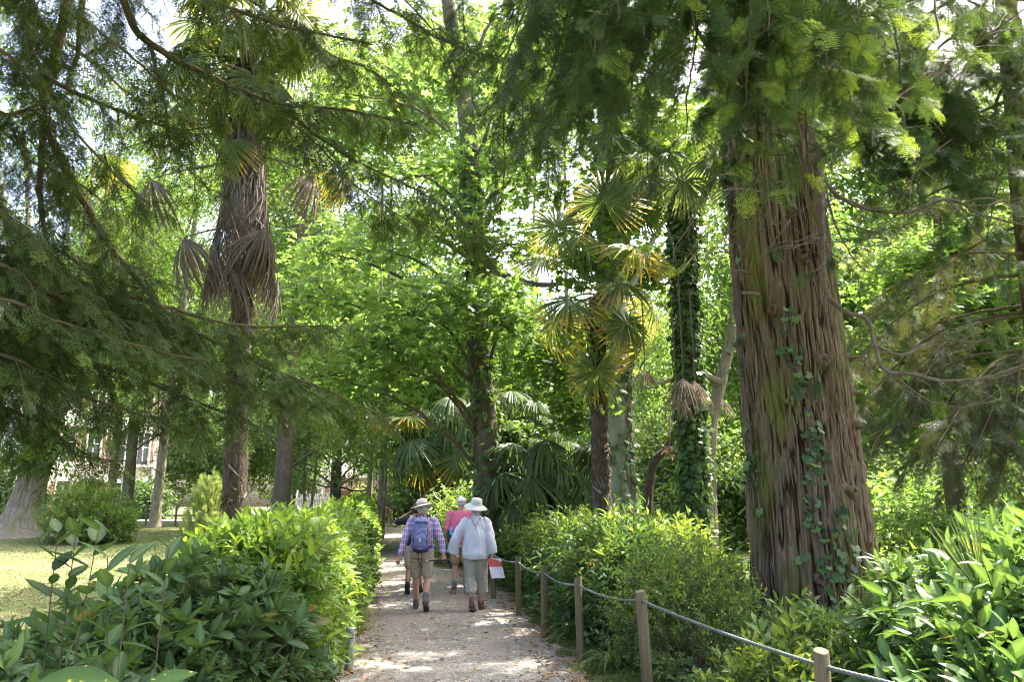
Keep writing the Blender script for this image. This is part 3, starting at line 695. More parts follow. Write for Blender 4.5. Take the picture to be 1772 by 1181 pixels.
for q in range(n):            # stringy strips of bark lifting off the ridges
    L_ = rs_.uniform(.10, .5); s = np.linspace(0, 1, 5); tz = np.clip(tt[q] + s * L_ / hl, 0, 1); a = an_[q] + .02 * rs_.normal() * s; P_, N_ = surf_red(a, tz); off = (.004 + .020 * rs_.random() * (np.abs(s - rs_.random()) ** 1.5))[:, None]; P_ = P_ + N_ * off; sx = np.cross(N_, [0, 0, 1.]) * (rs_.uniform(.003, .011) * np.array([.4, 1, 1, .9, .3]))[:, None]
    qq = np.arange(4)[:, None] * 3; mb.add(np.stack([P_ - sx, P_ + N_ * .004, P_ + sx], 1).reshape(-1, 3), np.concatenate([qq + np.array([[0, 1, 4, 3]]), qq + np.array([[1, 2, 5, 4]])]), rs_.uniform(.4, 1))
mb.build('trunk', M_redwood, red, smooth=True)
# branch stubs
for (px_, py, d_, L, dx) in [(1450, 618, 8.8, .28, 1), (1285, 470, 8.75, .12, -1), (1462, 680, 8.8, .20, 1), (1300, 508, 8.5, .12, -1)]:
    st = MB(); p = at(px_, py, d_) - RB; e = p + np.array([dx * L, -.06, -.01]); tube(st, spline([p - np.array([dx * .1, -.05, 0]), p, e], .05), (.022, .014), 6); st.build('branch_stub', M_deadwood, red)

# ---------------------------------------------------------------- conifer boughs
r_ = np.random.default_rng(77)
SP_YEW = [needle_spray(.18, 4, .026, .0068, .0175, .4, rng=r_) for _ in range(4)]
SP_RED = [needle_spray(.23, 4, .036, .0066, .0145, .35, rng=r_) for _ in range(4)]
SP_FAR = [needle_spray(.30, 4, .035, .010, .022, .4, rng=r_) for _ in range(4)]
def bough(wood, leafs, P, r0, r1, sub, sprays, rng, every=.10, hang=.5, step=.085, start=.15, tone0=.4, ttip=.0, sc=1., side_up=.1, fwd=.6, k=7, dens=1., sub_r=.0036, lime=0., flip=1):
    """a limb with side branchlets that carry flat needle sprays"""
    P = spline(P, .07); L = np.r_[0, np.cumsum(np.linalg.norm(np.diff(P, axis=0), axis=1))]; tot = L[-1]; n = len(P)
    wob = np.cumsum(rng.normal(size=(n, 3)) * .004, axis=0); P = P + wob - np.linspace(0, 1, n)[:, None] * wob[-1] * .5
    tube(wood, P, r0 + (r1 - r0) * (np.linspace(0, 1, n) ** .8), k, .5); T = tangents(P)
    s = start * tot; sg = 1; PP = []; DD = []; UU = []; TN = []; SS = []
    while s < tot:
        i = int(np.searchsorted(L, s)); i = min(i, n - 1); t = T[i]; side = nrm(np.cross(t, [0, 0, 1.])) * sg
        u = (s - start * tot) / (tot * (1 - start)); l = sub * (.35 + .65 * math.sin(PI * min(1, .12 + .80 * u)) ** .8) * (.7 + .6 * rng.random())
        if rng.random() < dens:
            d0 = nrm(side + t * fwd + np.array([0, 0, side_up]) + rng.normal(size=3) * .22); q = [P[i]]; d = d0; m = max(3, int(l / step))
            for _ in range(m):
                d = nrm(d + np.array([0, 0, -hang * step * 4.5]) + rng.normal(size=3) * .06); q.append(q[-1] + d * step)
            q = np.array(q); tube(wood, q, np.linspace(sub_r, .002, len(q)), 3, .5, cap=False); tq = tangents(q)
            for m_ in range(1, len(q)):
                x = nrm(np.cross(tq[m_], [0, 0, 1.]) + rng.normal(size=3) * .25)
                for g in ((1, -1) if m_ < len(q) - 1 else (0,)):
                    dd = nrm(x * g * .8 + tq[m_] * .75 + np.array([0, 0, -hang * .55]) + rng.normal(size=3) * .18) if g else tq[m_]
                    PP.append(q[m_]); DD.append(dd); UU.append(nrm(np.array([0, 0, 1.]) + rng.normal(size=3) * .45)); e = m_ / (len(q) - 1)
                    TN.append(tone0 + rng.normal() * .09 + ttip * e * u + (.6 if (rng.random() < lime and e > .6) else 0)); SS.append(sc * (.7 + .5 * rng.random()) * (1.05 - .3 * e))
        s += every * (.6 + .8 * rng.random()); sg = -sg
    if PP:
        PP = np.array(PP); DD = np.array(DD); UU = np.array(UU); TN = np.clip(TN, 0, 1); SS = np.array(SS); kk = rng.integers(0, len(sprays), len(PP)); fr = frames(DD, UU)
        for i, tp in enumerate(sprays):
            q = kk == i; leafs.scatter(tp, PP[q], fr[q], SS[q], TN[q])

def P3(lst, O): return [np.asarray(p, float) - O if len(p) == 3 and not (abs(p[0]) > 60 or abs(p[1]) > 60) else at(*p) - O for p in lst]

rng = np.random.default_rng(101); wood = MB(); leafs = MB()
def red_up(py): return RB + (RT2 - RB) * ((at(1340, 330, 9)[2] + py - RB[2]) / hl)
# (end px, py, depth), hang start offset
ends = [(985, 270, 5.2), (930, 235, 4.9), (870, 160, 4.7), (1015, 100, 4.6), (1075, 40, 4.3), (1090, 195, 4.8), (1180, 235, 5.0), (1250, 285, 5.4), (1330, 300, 5.2), (1400, 305, 5.3), (1480, 225, 5.1), (1510, 235, 5.6),
        (1560, 150, 5.2), (1620, 60, 4.9), (1300, 180, 4.6), (1420, 150, 4.7), (1200, 90, 4.4), (1330, 40, 4.2), (1480, 40, 4.4), (1150, -40, 4.2), (960, -30, 4.5), (1260, 140, 5.9), (1390, 220, 6.2), (1130, 120, 5.6), (1040, 190, 6.0), (1235, 230, 6.6), (1450, 90, 6.0), (1545, 20, 6.3)]
for i, (ex, ey, ed) in enumerate(ends):
    e = at(ex, ey, ed); up = red_up(.5 + 3.2 * (i % 5) / 5 + max(0, (330 - ey)) / 330 * .8); mid = at(ex + (1340 - ex) * .35, ey - 330 - 40 * (i % 3), ed + (9 - ed) * .30); m2 = at(ex + (1340 - ex) * .08, ey - 130, ed + .25)
    bough(wood, leafs, np.array([up, mid, m2, e]) - RB, .035, .005, .42, SP_RED, rng, every=.12, hang=.5, start=.35, tone0=.42, ttip=.15, sc=1.0, lime=(.42 if ex > 1170 and ey > 100 else .06), fwd=.8, k=6)
# hanging curtains over the path
for (ex, ey, ed) in [(860, 330, 6.2), (905, 250, 6.0), (1000, 215, 5.8), (950, 330, 6.6), (800, 120, 6.3), (1060, 290, 7.0), (1120, 300, 7.2)]:
    e = at(ex, ey, ed); up = red_up(2.2); mid = at(ex + 160, ey - 420, ed + .8); m2 = at(ex + 20, ey - 200, ed + .1)
    bough(wood, leafs, np.array([up, mid, m2, e]) - RB, .03, .004, .34, SP_RED, rng, every=.105, hang=.95, start=.45, tone0=.36, sc=.95, fwd=.9, k=6)
# upper crown, over the frame, all round the trunk
for i in range(34):
    h = 3.4 + 6.8 * (i / 34); b = red_up(h - .3); a = i * 2.4; L = 3.6 * (1 - .5 * i / 34)
    if math.sin(a) < -.5 and h < 5: continue
    e = b + np.array([math.cos(a) * L, math.sin(a) * L, -.9]); m_ = (b + e) / 2 + np.array([0, 0, .55])
    bough(wood, leafs, np.array([b, m_, e]) - RB, .05, .008, .6, SP_FAR, rng, every=.17, hang=.6, start=.25, tone0=.35, sc=1.25, k=5, step=.13)
for i in range(15):     # boughs added on the far side to shade the path in front
    b = red_up(1.6 + .30 * i); a = .1 + .097 * i; e = b + np.array([math.cos(a) * 3.2, math.sin(a) * 3.2, -.7])
    bough(wood, leafs, np.array([b, (b + e) / 2 + [0, 0, .5], e]) - RB, .05, .008, .7, SP_FAR, rng, every=.12, hang=.5, start=.2, tone0=.36, sc=1.3, k=5, step=.12)
for i in range(14):    # unseen boughs added over the frame to shade the near shrub
    b = red_up(2.6 + .30 * i); ex = .2 + 2.3 * ((i * .618) % 1); ey = 4.2 + 2.2 * ((i * .382) % 1); e = np.array([ex, ey, max(b[2] - 1.0, 6.6 + .2 * (i % 5))]); m_ = (b + e) / 2 + [0, 0, .6]
    bough(wood, leafs, np.array([b, m_, e]) - RB, .05, .008, .75, SP_FAR, rng, every=.13, hang=.4, start=.3, tone0=.38, sc=1.3, k=5, step=.12)
for i in range(13):  # more unseen boughs, added nearer the camera to keep sun off the front leaves
    b = red_up(2.4 + .32 * i); ex = .9 + 2.4 * ((i * .618) % 1); ey = 2.4 + 2.8 * ((i * .382) % 1); e = np.array([ex, ey, max(b[2] - 1.2, 6.3 + .2 * (i % 5))]); m_ = (b + e) / 2 + [0, 0, .6]
    bough(wood, leafs, np.array([b, m_, e]) - RB, .05, .008, .75, SP_FAR, rng, every=.12, hang=.4, start=.35, tone0=.38, sc=1.3, k=5, step=.12)
# twigs sprouting low on the trunk and the bare crooked limb
bare = MB()
def bare_limb(P, r0, r1, n_tw, tl, rng, down=.5, k=7, leaf=None, O=RB, sc=1.):
    P = spline(P, .06); P = P + rng.normal(size=P.shape) * .004; n = len(P); tube(bare, P - O, np.linspace(r0 * .8, r1 * .8, n), k, .5); T = tangents(P)
    for _ in range(n_tw):
        i = rng.integers(int(n * .2), n); d = nrm(T[i] * .8 + rng.normal(size=3) * .75); q = [P[i]]; L = tl * (.4 + .9 * rng.random())
        for _ in range(max(3, int(L / .06))):
            d = nrm(d + rng.normal(size=3) * .16 + np.array([0, 0, -.04 * down])); q.append(q[-1] + d * .06)
        q = np.array(q); tube(bare, q - O, np.linspace(max(.003, r1 * .7), .0018, len(q)), 4, .5, cap=False)
        if leaf is not None and rng.random() < .35:
            m = len(q); idx = rng.integers(m // 2, m, 5); dd = nrm(tangents(q)[idx] * .6 + np.array([0, 0, -.9]) + rng.normal(size=(5, 3)) * .35)
            leaf.scatter(SP_RED[rng.integers(4)], q[idx] - O, frames(dd, np.array([0, 0, 1.]) + rng.normal(size=(5, 3)) * .5), sc * (.6 + .5 * rng.random(5)), np.clip(.3 + .2 * rng.normal(size=5), 0, .75))
bare_limb([at(1418, 250, 8.5), at(1424, 400, 8.35), at(1430, 500, 8.25), at(1462, 540, 8.2), at(1500, 552, 8.1), at(1512, 590, 8.05), at(1530, 640, 8.0), at(1580, 648, 7.9), at(1640, 660, 7.8), at(1720, 650, 7.6), at(1830, 610, 7.3)], .048, .010, 26, .8, rng, leaf=leafs)
bare_limb([at(1516, 598, 8.05), at(1560, 615, 8.0), at(1620, 590, 8.0), at(1700, 592, 7.9), at(1800, 580, 7.8)], .022, .006, 14, .6, rng, leaf=leafs)
bare_limb([at(1535, 640, 8.0), at(1600, 690, 7.9), at(1660, 705, 7.8), at(1740, 690, 7.7)], .014, .004, 12, .6, rng, leaf=leafs)
bare_limb([at(1410, 300, 8.6), at(1470, 350, 8.4), at(1560, 368, 8.2), at(1640, 345, 8.0), at(1700, 372, 7.9), at(1800, 395, 7.7)], .036, .010, 26, .9, rng, leaf=leafs)
bare_limb([at(1640, 345, 8.0), at(1690, 400, 7.9), at(1730, 440, 7.8), at(1800, 470, 7.6)], .016, .006, 12, .7, rng, leaf=leafs)
bare_limb([at(1420, 270, 8.4), at(1520, 190, 8.0), at(1640, 110, 7.6), at(1780, 10, 7.2)], .03, .01, 26, .8, rng, leaf=leafs)
bare_limb([at(1430, 330, 8.5), at(1450, 400, 8.3), at(1500, 470, 8.2), at(1560, 460, 8.1)], .018, .004, 14, .7, rng)
for _ in range(26):     # curled thin twigs on the upper trunk
    x, y_ = rng.uniform(1230, 1440), rng.uniform(300, 420); a = at(x, y_, 8.35); c = a + np.array([rng.normal() * .2, -.15 - .2 * rng.random(), .15 * rng.normal()]); e = c + np.array([rng.normal() * .3, -.1 * rng.random(), -.15 - .35 * rng.random()])
    bare_limb([a, c, e], .007, .003, 2, .25, rng, k=4)
for (pts) in [[(1320, 330, 8.3), (1250, 330, 8.0), (1190, 365, 7.8), (1130, 345, 7.7)], [(1300, 300, 8.3), (1230, 310, 8.0), (1200, 380, 7.9), (1165, 430, 7.8)], [(1260, 270, 8.4), (1180, 290, 8.0), (1100, 350, 7.7), (1060, 420, 7.6)]]:
    bare_limb([at(*p) for p in pts], .016, .004, 9, .5, rng, k=5)
wood.build('bough', M_yew, red); bare.build('bare_limb', M_deadwood, red)
# drooping sprays in the shade beyond the great trunk
for i in range(46):
    px_, py = rng.uniform(1470, 1820), rng.uniform(20, 330); d_ = rng.uniform(8.5, 10.5); e = at(px_, py, d_)
    bough(bare if False else MB(), leafs, np.array([e + [-.5, 0, .35], e + [-.1, 0, .2], e + [.35, -.2, -.25]]) - RB, .01, .004, .32, SP_RED, rng, every=.12, hang=.8, tone0=.33, sc=1.0, k=4)
leafs.build('foliage', [M_needle_r, M_green_twig], red)

# ivy on the redwood
def strip(c, wd):
    return lambda t, rng, n: c(t) + rng.normal(size=n) * wd
ivy_on('ivy', 'thin strand of dark ivy climbing the face of the great redwood', surf_redw, 100, strip(lambda t: -PI / 2 - .32 + .20 * np.clip((.45 - t) / .45, 0, 1) + .10 * np.sin(t * 40), .085), (.03, .30), .075, 41, .035, .35, RB)
ivy_on('ivy', 'ivy hanging on the shaded edge of the redwood beside the palms', surf_redw, 200, strip(lambda t: -PI + .12 + 0 * t, .16), (.12, .48), .085, 42, .06, .4, RB)
ivy_on('ivy', 'bright ivy on the outer edge of the redwood above the laurel', surf_redw, 130, strip(lambda t: .18 + 0 * t, .15), (.05, .30), .09, 43, .06, .6, RB)
ivy_on('ivy', 'ivy clump around the burl near the foot of the redwood', surf_redw, 80, strip(lambda t: -PI / 2 + .05 + 0 * t, .22), (.01, .12), .085, 44, .04, .35, RB)

# ---------------------------------------------------------------- the dark conifer overhanging the lawn
YB = np.array([-5.6, 5.4, 0.]); YB[2] = float(gz(-5.6, 5.4)) - .03
yew = thing('conifer', 'dark mossy conifer whose long boughs sweep down over the lawn and hedge', 'tree', YB)
mb, _s = ridged_trunk([YB * 0, [0, 0, 3], [.15, .1, 7], [.2, .2, 13]], [.42, .36, .33, .30, .27, .23, .18, .12, .06], 120, 90, 8, ridge=.035, nper=18, flare=.15)
mb.build('trunk', M_yew, yew, smooth=False)
wood = MB(); leafs = MB(); rng = np.random.default_rng(202)
def yb(z): return YB + [.05, .05, z]
limbs = [  # control points in photo pixels with depth, first from the trunk
    ([yb(5.2), at(85, -60, 5.5), at(76, 200, 5.5), at(110, 300, 5.6), at(150, 375, 5.7), at(205, 455, 5.8), at(300, 560, 6.0), at(450, 640, 6.4), at(560, 678, 6.8), at(655, 718, 7.2)], .062, .008, .62, .42),
    ([yb(5.6), at(20, -30, 5.1), at(62, 95, 5.1), at(100, 145, 5.2), at(190, 185, 5.4), at(330, 235, 5.8)], .05, .008, .5, .25),
    ([yb(6.2), at(140, -50, 5.2), at(250, 70, 5.5), at(400, 152, 6.0), at(490, 185, 6.3), at(600, 192, 6.8), at(720, 215, 7.2)], .055, .010, .55, .3),
    ([yb(3.2), at(-80, 220, 5.0), at(20, 205, 5.0), at(70, 180, 5.2)], .03, .012, .4, .3),
    ([yb(2.6), at(-60, 590, 5.2), at(80, 590, 5.3), at(200, 640, 5.6), at(330, 690, 5.9), at(430, 735, 6.2)], .045, .006, .55, .25),
    ([yb(3.4), at(-60, 420, 5.0), at(90, 470, 5.3), at(260, 520, 5.9), at(420, 565, 6.4), at(575, 570, 7.0)], .042, .006, .5, .35),
    ([yb(2.3), at(-80, 700, 5.4), at(60, 730, 5.6), at(110, 765, 5.8), at(150, 795, 6.0), at(230, 800, 6.3)], .03, .006, .42, .3),
    ([yb(7.0), at(100, -160, 5.0), at(300, -30, 5.4), at(470, 40, 5.8), at(640, 80, 6.4)], .045, .008, .5, .25),
    ([yb(7.6), at(200, -240, 5.2), at(430, -120, 5.6), at(600, -20, 6.0), at(740, 60, 6.6), at(830, 100, 7.0)], .045, .008, .5, .25),
    ([at(76, 190, 5.5), at(66, 330, 5.4), at(85, 470, 5.4), at(60, 600, 5.3), at(40, 700, 5.4)], .03, .006, .42, .1),
    ([at(150, -20, 5.6), at(135, 100, 5.6), at(120, 120, 5.6)], .03, .015, .2, .2),
    ([yb(4.2), at(-90, 300, 4.6), at(20, 380, 4.8), at(110, 470, 5.1), at(190, 590, 5.5)], .03, .006, .5, .2),
    ([at(260, 75, 5.5), at(285, 170, 5.6), at(300, 260, 5.7), at(360, 330, 5.9)], .014, .004, .3, .2),
    ([at(480, 180, 6.3), at(600, 270, 6.7), at(720, 330, 7.0), at(820, 400, 7.3), at(870, 440, 7.5)], .016, .005, .42, .1),
    ([at(400, 150, 6.0), at(520, 230, 6.3), at(620, 330, 6.6), at(700, 380, 6.8)], .014, .004, .4, .15),
    ([yb(8.2), at(300, -260, 4.8), at(520, -140, 5.2), at(680, -20, 5.8), at(760, 60, 6.2)], .04, .006, .5, .3),
    ([yb(6.6), at(-60, -120, 4.4), at(120, 10, 4.7), at(260, 120, 5.1), at(380, 260, 5.5)], .03, .006, .5, .3),
    ([yb(3.0), at(-40, 520, 4.6), at(100, 560, 4.9), at(240, 600, 5.2), at(360, 630, 5.6)], .03, .006, .52, .2),
    ([yb(4.0), at(-60, 330, 5.0), at(30, 400, 5.2), at(120, 440, 5.5), at(210, 520, 5.8), at(330, 600, 6.2)], .03, .006, .55, .1),
    ([yb(3.6), at(-60, 450, 4.7), at(60, 500, 5.0), at(170, 540, 5.3), at(280, 585, 5.7), at(400, 660, 6.1), at(520, 700, 6.6)], .03, .006, .5, .2),
    ([yb(5.8), at(-40, 60, 4.7), at(60, 150, 4.9), at(180, 280, 5.2), at(260, 350, 5.5)], .03, .006, .5, .2),
    ([yb(5.0), at(-60, 180, 5.6), at(60, 280, 5.8), at(150, 330, 6.0), at(250, 420, 6.4)], .03, .006, .5, .2),
    ([yb(7.2), at(260, -120, 5.6), at(420, 0, 6.0), at(540, 90, 6.5), at(640, 130, 7.0), at(740, 200, 7.4)], .03, .006, .5, .25),
    ([yb(2.9), at(-40, 610, 4.8), at(80, 660, 5.1), at(190, 700, 5.4), at(300, 735, 5.8)], .03, .006, .5, .2),
]
for i, (P, r0, r1, sub, st_) in enumerate(limbs):
    bough(wood, leafs, np.array([np.asarray(p) for p in P]) - YB, r0, r1, sub, SP_YEW, rng, every=.072, hang=.75, start=st_ * .7, tone0=.42, ttip=.25, sc=1.02, dens=1., fwd=.55, lime=.03)
for i in range(26):     # rest of the crown above and behind
    h = 5.5 + 6.5 * i / 26; a = i * 2.4; L = 3.2 * (1.05 - .6 * i / 26); b = yb(h); e = b + np.array([math.cos(a) * L, math.sin(a) * L, -.6])
    if e[0] > -2.5 and e[1] < 6.5 and h < 8: continue
    bough(wood, leafs, np.array([b, (b + e) / 2 + [0, 0, .3], e]) - YB, .045, .008, .55, SP_FAR, rng, every=.16, hang=.5, start=.2, tone0=.35, sc=1.1, k=5, step=.13)
wood.build('bough', M_yew, yew); leafs.build('foliage', [M_needle, M_green_twig], yew)
# ---------------------------------------------------------------- fan palms
def fan_mesh(name, mat, R=.55, nseg=34, spread=300, bend=.8, init=.0, Lp=.75, arch=.25, seed=0, dead=False, tone=.5, split=.45, tilt=-.5, lpr=.011):
    """petiole along +Y from the trunk, then a round pleated blade split into ribbons; droops to -Z"""
    rng = np.random.default_rng(seed); mb = MB()
    s = np.linspace(0, 1, 7); P = np.stack([0 * s, Lp * s, arch * Lp * (s - s ** 2 * 1.0) * 1.6], 1); tube(mb, P, np.linspace(lpr * 1.5, lpr * .7, 7), 5, tone * .9, 0)
    c = P[-1]; ct, st_ = math.cos(tilt), math.sin(tilt); M = np.array([[1, 0, 0], [0, ct, -st_], [0, st_, ct]])
    dphi = math.radians(spread) / nseg; rs = np.array([.03, .25, split, .72, 1.0])
    for k in range(nseg):
        phi = (k + .5 - nseg / 2) * dphi; L = R * (1 - .28 * (abs(phi) / math.radians(150)) ** 2) * (1 + .06 * rng.normal())
        b = bend * (1 + .2 * rng.normal()); u = np.array([math.sin(phi), math.cos(phi), 0]); lat = np.array([math.cos(phi), -math.sin(phi), 0])
        if dead: lat = lat * .7 + rng.normal(size=3) * .25
        ang = init + b * rs; r_ = np.cumsum(np.r_[rs[0], np.diff(rs)] * np.cos(ang)); z_ = -np.cumsum(np.r_[rs[0], np.diff(rs)] * np.sin(ang))
        C = u * (r_ * L)[:, None] + np.array([0, 0, 1.]) * (z_ * L)[:, None] + (rng.normal(size=3) * (.05 if dead else .012) * rs[:, None] ** 2 * R)
        wv = np.minimum(rs, split) * math.tan(min(dphi, .35) / 2) * L * 1.02; wv[-1] *= .12; wv[-2] *= .75
        if dead: wv = wv * .75
        up = np.array([0, 0, 1.]); fo = wv * (.75 if not dead else 1.0)
        V = np.stack([C - lat * wv[:, None], C + up * fo[:, None], C + lat * wv[:, None]], 1).reshape(-1, 3) @ M.T + c
        q = np.arange(4)[:, None] * 3; f = np.concatenate([q + np.array([[0, 1, 4, 3]]), q + np.array([[1, 2, 5, 4]])])
        mb.add(V, f, np.clip(tone + .1 * rng.normal() , 0, 1), np.repeat(np.clip(rs + .1 * rng.normal(), 0, 1) * (1 if not dead else 0), 3))
    return mb.mesh(name, mat)
F_LIVE = [fan_mesh('frond', M_palm, .56, 36, 300, .75 + .1 * k, .05, .75, .25, 300 + k, tone=.4 + .1 * k, tilt=-.45 - .12 * k) for k in range(4)]
F_YEL = [fan_mesh('frond', M_palm_y, .52, 36, 300, .55 + .12 * k, .0, .65, .22, 310 + k, tone=.5, tilt=-.35 - .3 * k) for k in range(3)]
F_DEAD = [fan_mesh('dead_frond', M_palm_d, .52, 30, 290, 1.15 + .2 * k, .6, .75, .05, 320 + k, True, tone=.35 + .12 * k, tilt=-.15, split=.4) for k in range(3)]
F_SKIRT = [fan_mesh('dead_frond', M_palm_d, 0.78, 18, 62, .30, .05, .2, .02, 340 + k, True, tone=.3 + .15 * k, tilt=-.1, split=.4) for k in range(3)]
F_LOW = [fan_mesh('frond', M_palm, .60, 40, 300, 1.0 + .12 * k, .1, .75, .25, 380 + k, tone=.12 + .1 * k, tilt=-.55 - .15 * k, split=.5) for k in range(4)]
F_DEADLONG = fan_mesh('dead_frond', M_palm_d, .46, 38, 320, .75, .55, 1.2, .02, 330, True, tone=.6, tilt=1.35, split=.35, lpr=.009)

def frond(me, parent, loc, d, up=(0, 0, 1), sc=1., roll=0.):
    o = bpy.data.objects.new(me.name.split('.')[0], me); COL.objects.link(o); o.parent = parent
    F = frames(np.array([d], float), np.array([up], float))[0] * sc
    M = Matrix([[*map(float, F[0]), float(loc[0])], [*map(float, F[1]), float(loc[1])], [*map(float, F[2]), float(loc[2])], [0, 0, 0, 1]])
    if roll: M = M @ Matrix.Rotation(roll, 4, 'Y')
    o.matrix_local = M; return o

def palm_trunk(mb, H, r, lean=(0, 0), boots=120, seed=0, strip=0, z0=0.):
    rng = np.random.default_rng(seed); z = np.linspace(0, 1, 60); k = 20; a = np.linspace(0, 2 * PI, k, endpoint=False)
    A, Z = np.meshgrid(a, z); rr = r * (1.12 - .22 * Z) * (1 + .10 * vnoise(A / 2 / PI * 8, Z * H * 6, 8, seed) + .07 * np.sin(Z * H * 40)); cx = lean[0] * z ** 1.5; cyy = lean[1] * z ** 1.5
    v = np.stack([cx[:, None] + rr * np.cos(A), cyy[:, None] + rr * np.sin(A), Z * H], -1)
    i = np.arange(59)[:, None] * k; j = np.arange(k)[None]; j2 = (j + 1) % k
    mb.add(v.reshape(-1, 3), np.stack([i + j, i + j2, i + k + j2, i + k + j], -1).reshape(-1, 4), .4)
    for q in range(boots):                     # leaf bases wrapped round the stem
        t = rng.random(); an = rng.random() * 2 * PI; d = np.array([math.cos(an), math.sin(an), 0]); sd_ = np.array([-d[1], d[0], 0]) * rng.choice([-1, 1])
        c = np.array([np.interp(t, z, cx), np.interp(t, z, cyy), t * H]); R0 = r * (1.14 - .22 * t); s = np.linspace(0, 1, 6)[:, None]; an2 = s * 1.3 * rng.random()
        ring = d * np.cos(an2) + sd_ * np.sin(an2); P = c + ring * (R0 + .028 * (1 - s) * rng.random() + .008) + np.array([0, 0, 1]) * (s * r * (.5 + 1.0 * rng.random())) * rng.choice([1, 1, -1])
        sx = np.array([0, 0, 1]) * .022 * (1.15 - s); V = np.stack([P - sx, P + ring * .012, P + sx], 1).reshape(-1, 3); qq = np.arange(5)[:, None] * 3
        mb.add(V, np.concatenate([qq + np.array([[0, 1, 4, 3]]), qq + np.array([[1, 2, 5, 4]])]), .5 + .4 * rng.random(), 0, int(rng.random() < .4))
    for q in range(strip):                     # long pale hanging leaf stalks
        an = rng.random() * 2 * PI; d = np.array([math.cos(an), math.sin(an), 0]); t1 = rng.uniform(.72, 1.0); t0 = t1 - rng.uniform(.08, .22); s = np.linspace(0, 1, 6)[:, None]
        tz_ = t1 + (t0 - t1) * s; an3 = an + rng.normal() * .5 * s; dr = np.concatenate([np.cos(an3), np.sin(an3), 0 * an3], 1)
        P = np.concatenate([np.interp(tz_, z, cx), np.interp(tz_, z, cyy), tz_ * H], 1) + dr * (r * 1.02 + .03 + .12 * s * rng.random()); sx = np.cross(d, [0, 0, 1]) * .010
        V = np.stack([P - sx, P + d * .006, P + sx], 1).reshape(-1, 3); qq = np.arange(5)[:, None] * 3
        mb.add(V, np.concatenate([qq + np.array([[0, 1, 4, 3]]), qq + np.array([[1, 2, 5, 4]])]), .7 + .3 * rng.random(), 0, 1)

def ground_at(px, d):
    x = (px - CX) / FPX * d; return np.array([x, d, float(gz(x, d)) - .03])

# tall palm by the lawn
B = ground_at(418, 10.2); top = at(430, 62, 10.2) - B
palm = thing('fan_palm', 'tall shaggy palm with a skirt of dead brown fronds between the hedge and the lawn', 'palm tree', B)
mb = MB(); palm_trunk(mb, top[2], .128, (top[0], 0), 200, 1, strip=90); mb.build('trunk', [M_fibre, M_palm_d], palm)
rng = np.random.default_rng(9)
for k in range(30):
    a = k * 2.4; el = rng.uniform(-.25, .9); frond((F_LIVE[k % 4] if k % 5 else F_YEL[k % 3]), palm, top + [0, 0, -.05 - .2 * rng.random()], (math.cos(a) * math.cos(el), math.sin(a) * math.cos(el), math.sin(el)), sc=1.0 + .25 * rng.random())
for k in range(12):
    a = k * 2.4 + 1; el = rng.uniform(-.95, -.35); frond(F_LIVE[k % 4], palm, top + [0, 0, -.35 - .3 * rng.random()], (math.cos(a) * math.cos(el), math.sin(a) * math.cos(el), math.sin(el)), sc=1.0 + .25 * rng.random())
hk = 0
def hang(px, py, d, R, tone, yel=False):    # fan whose hub hangs about pixel (px, py), stalk rooted on the trunk
    global hk; hk += 1; p = at(px, py, d) - B; zz = min(p[2] + .30, top[2] - .05); b_ = np.array([top[0] * (zz / top[2]) ** 1.5, 0, zz]); v = p - b_; b_ = b_ + nrm(v * [1, 1, 0]) * .11; v = p - b_
    me = fan_mesh('frond', M_palm_y, R, 32, 280, .9, .25, np.linalg.norm(v), .10, 370 + hk, tone=tone, tilt=-.5) if yel else fan_mesh('dead_frond', M_palm_d, R, 34, 320, .85, .62, np.linalg.norm(v), .10, 370 + hk, True, tone=tone, tilt=-.1, split=.4)
    return frond(me, palm, b_, nrm(v))
for a_ in [(262, 310, 10.0, .86, .35), (318, 412, 9.7, .88, .25), (540, 300, 10.1, .84, .4), (458, 395, 9.75, .82, .35), (600, 300, 10.9, .6, .45)]: hang(*a_)
for a_ in [(345, 120, 9.9, .62, .35), (300, 190, 10.2, .62, .3), (395, 245, 9.8, .56, .45), (185, 268, 10.6, .60, .4), (585, 300, 10.8, .62, .3)]: hang(*a_, True)
for k in range(124):
    a = k * 2.4 + rng.normal() * .3; u = rng.random() ** .8; z = at(400, 165 + 310 * u, 10.2)[2] - B[2]; R0 = .13 + .22 * u ** 1.5 + .05 * rng.random(); tx = top[0] * (z / top[2]) ** 1.5; o_ = .10 + .22 * u
    frond(F_SKIRT[k % 3], palm, np.array([tx + math.cos(a) * R0, math.sin(a) * R0, z + .15]), np.array([math.cos(a) * o_, math.sin(a) * o_, -1]), (math.cos(a), math.sin(a), .1), sc=.72 + .4 * rng.random())
mb = MB(); n = 5200; t = rng.random(n); an = rng.random(n) * 2 * PI; dd = np.stack([np.cos(an), np.sin(an), 0 * an], 1); P = np.stack([top[0] * t ** 1.5, 0 * t, t * top[2]], 1) + dd * .125
v_ = nrm(dd * .55 + np.cross(dd, [0, 0, 1.]) * rng.normal(size=(n, 1)) * .8 + np.array([0, 0, 1.]) * rng.normal(size=(n, 1)) * .9); sx = nrm(np.cross(v_, dd)) * .003; L_ = (.05 + .10 * rng.random(n))[:, None]
mb.add(np.stack([P - sx, P + sx, P + v_ * L_ - [0, 0, .02]], 1).reshape(-1, 3), np.arange(n * 3).reshape(-1, 3), np.repeat(rng.random(n), 3)); mb.build('trunk_fibre', M_palm_d, palm)
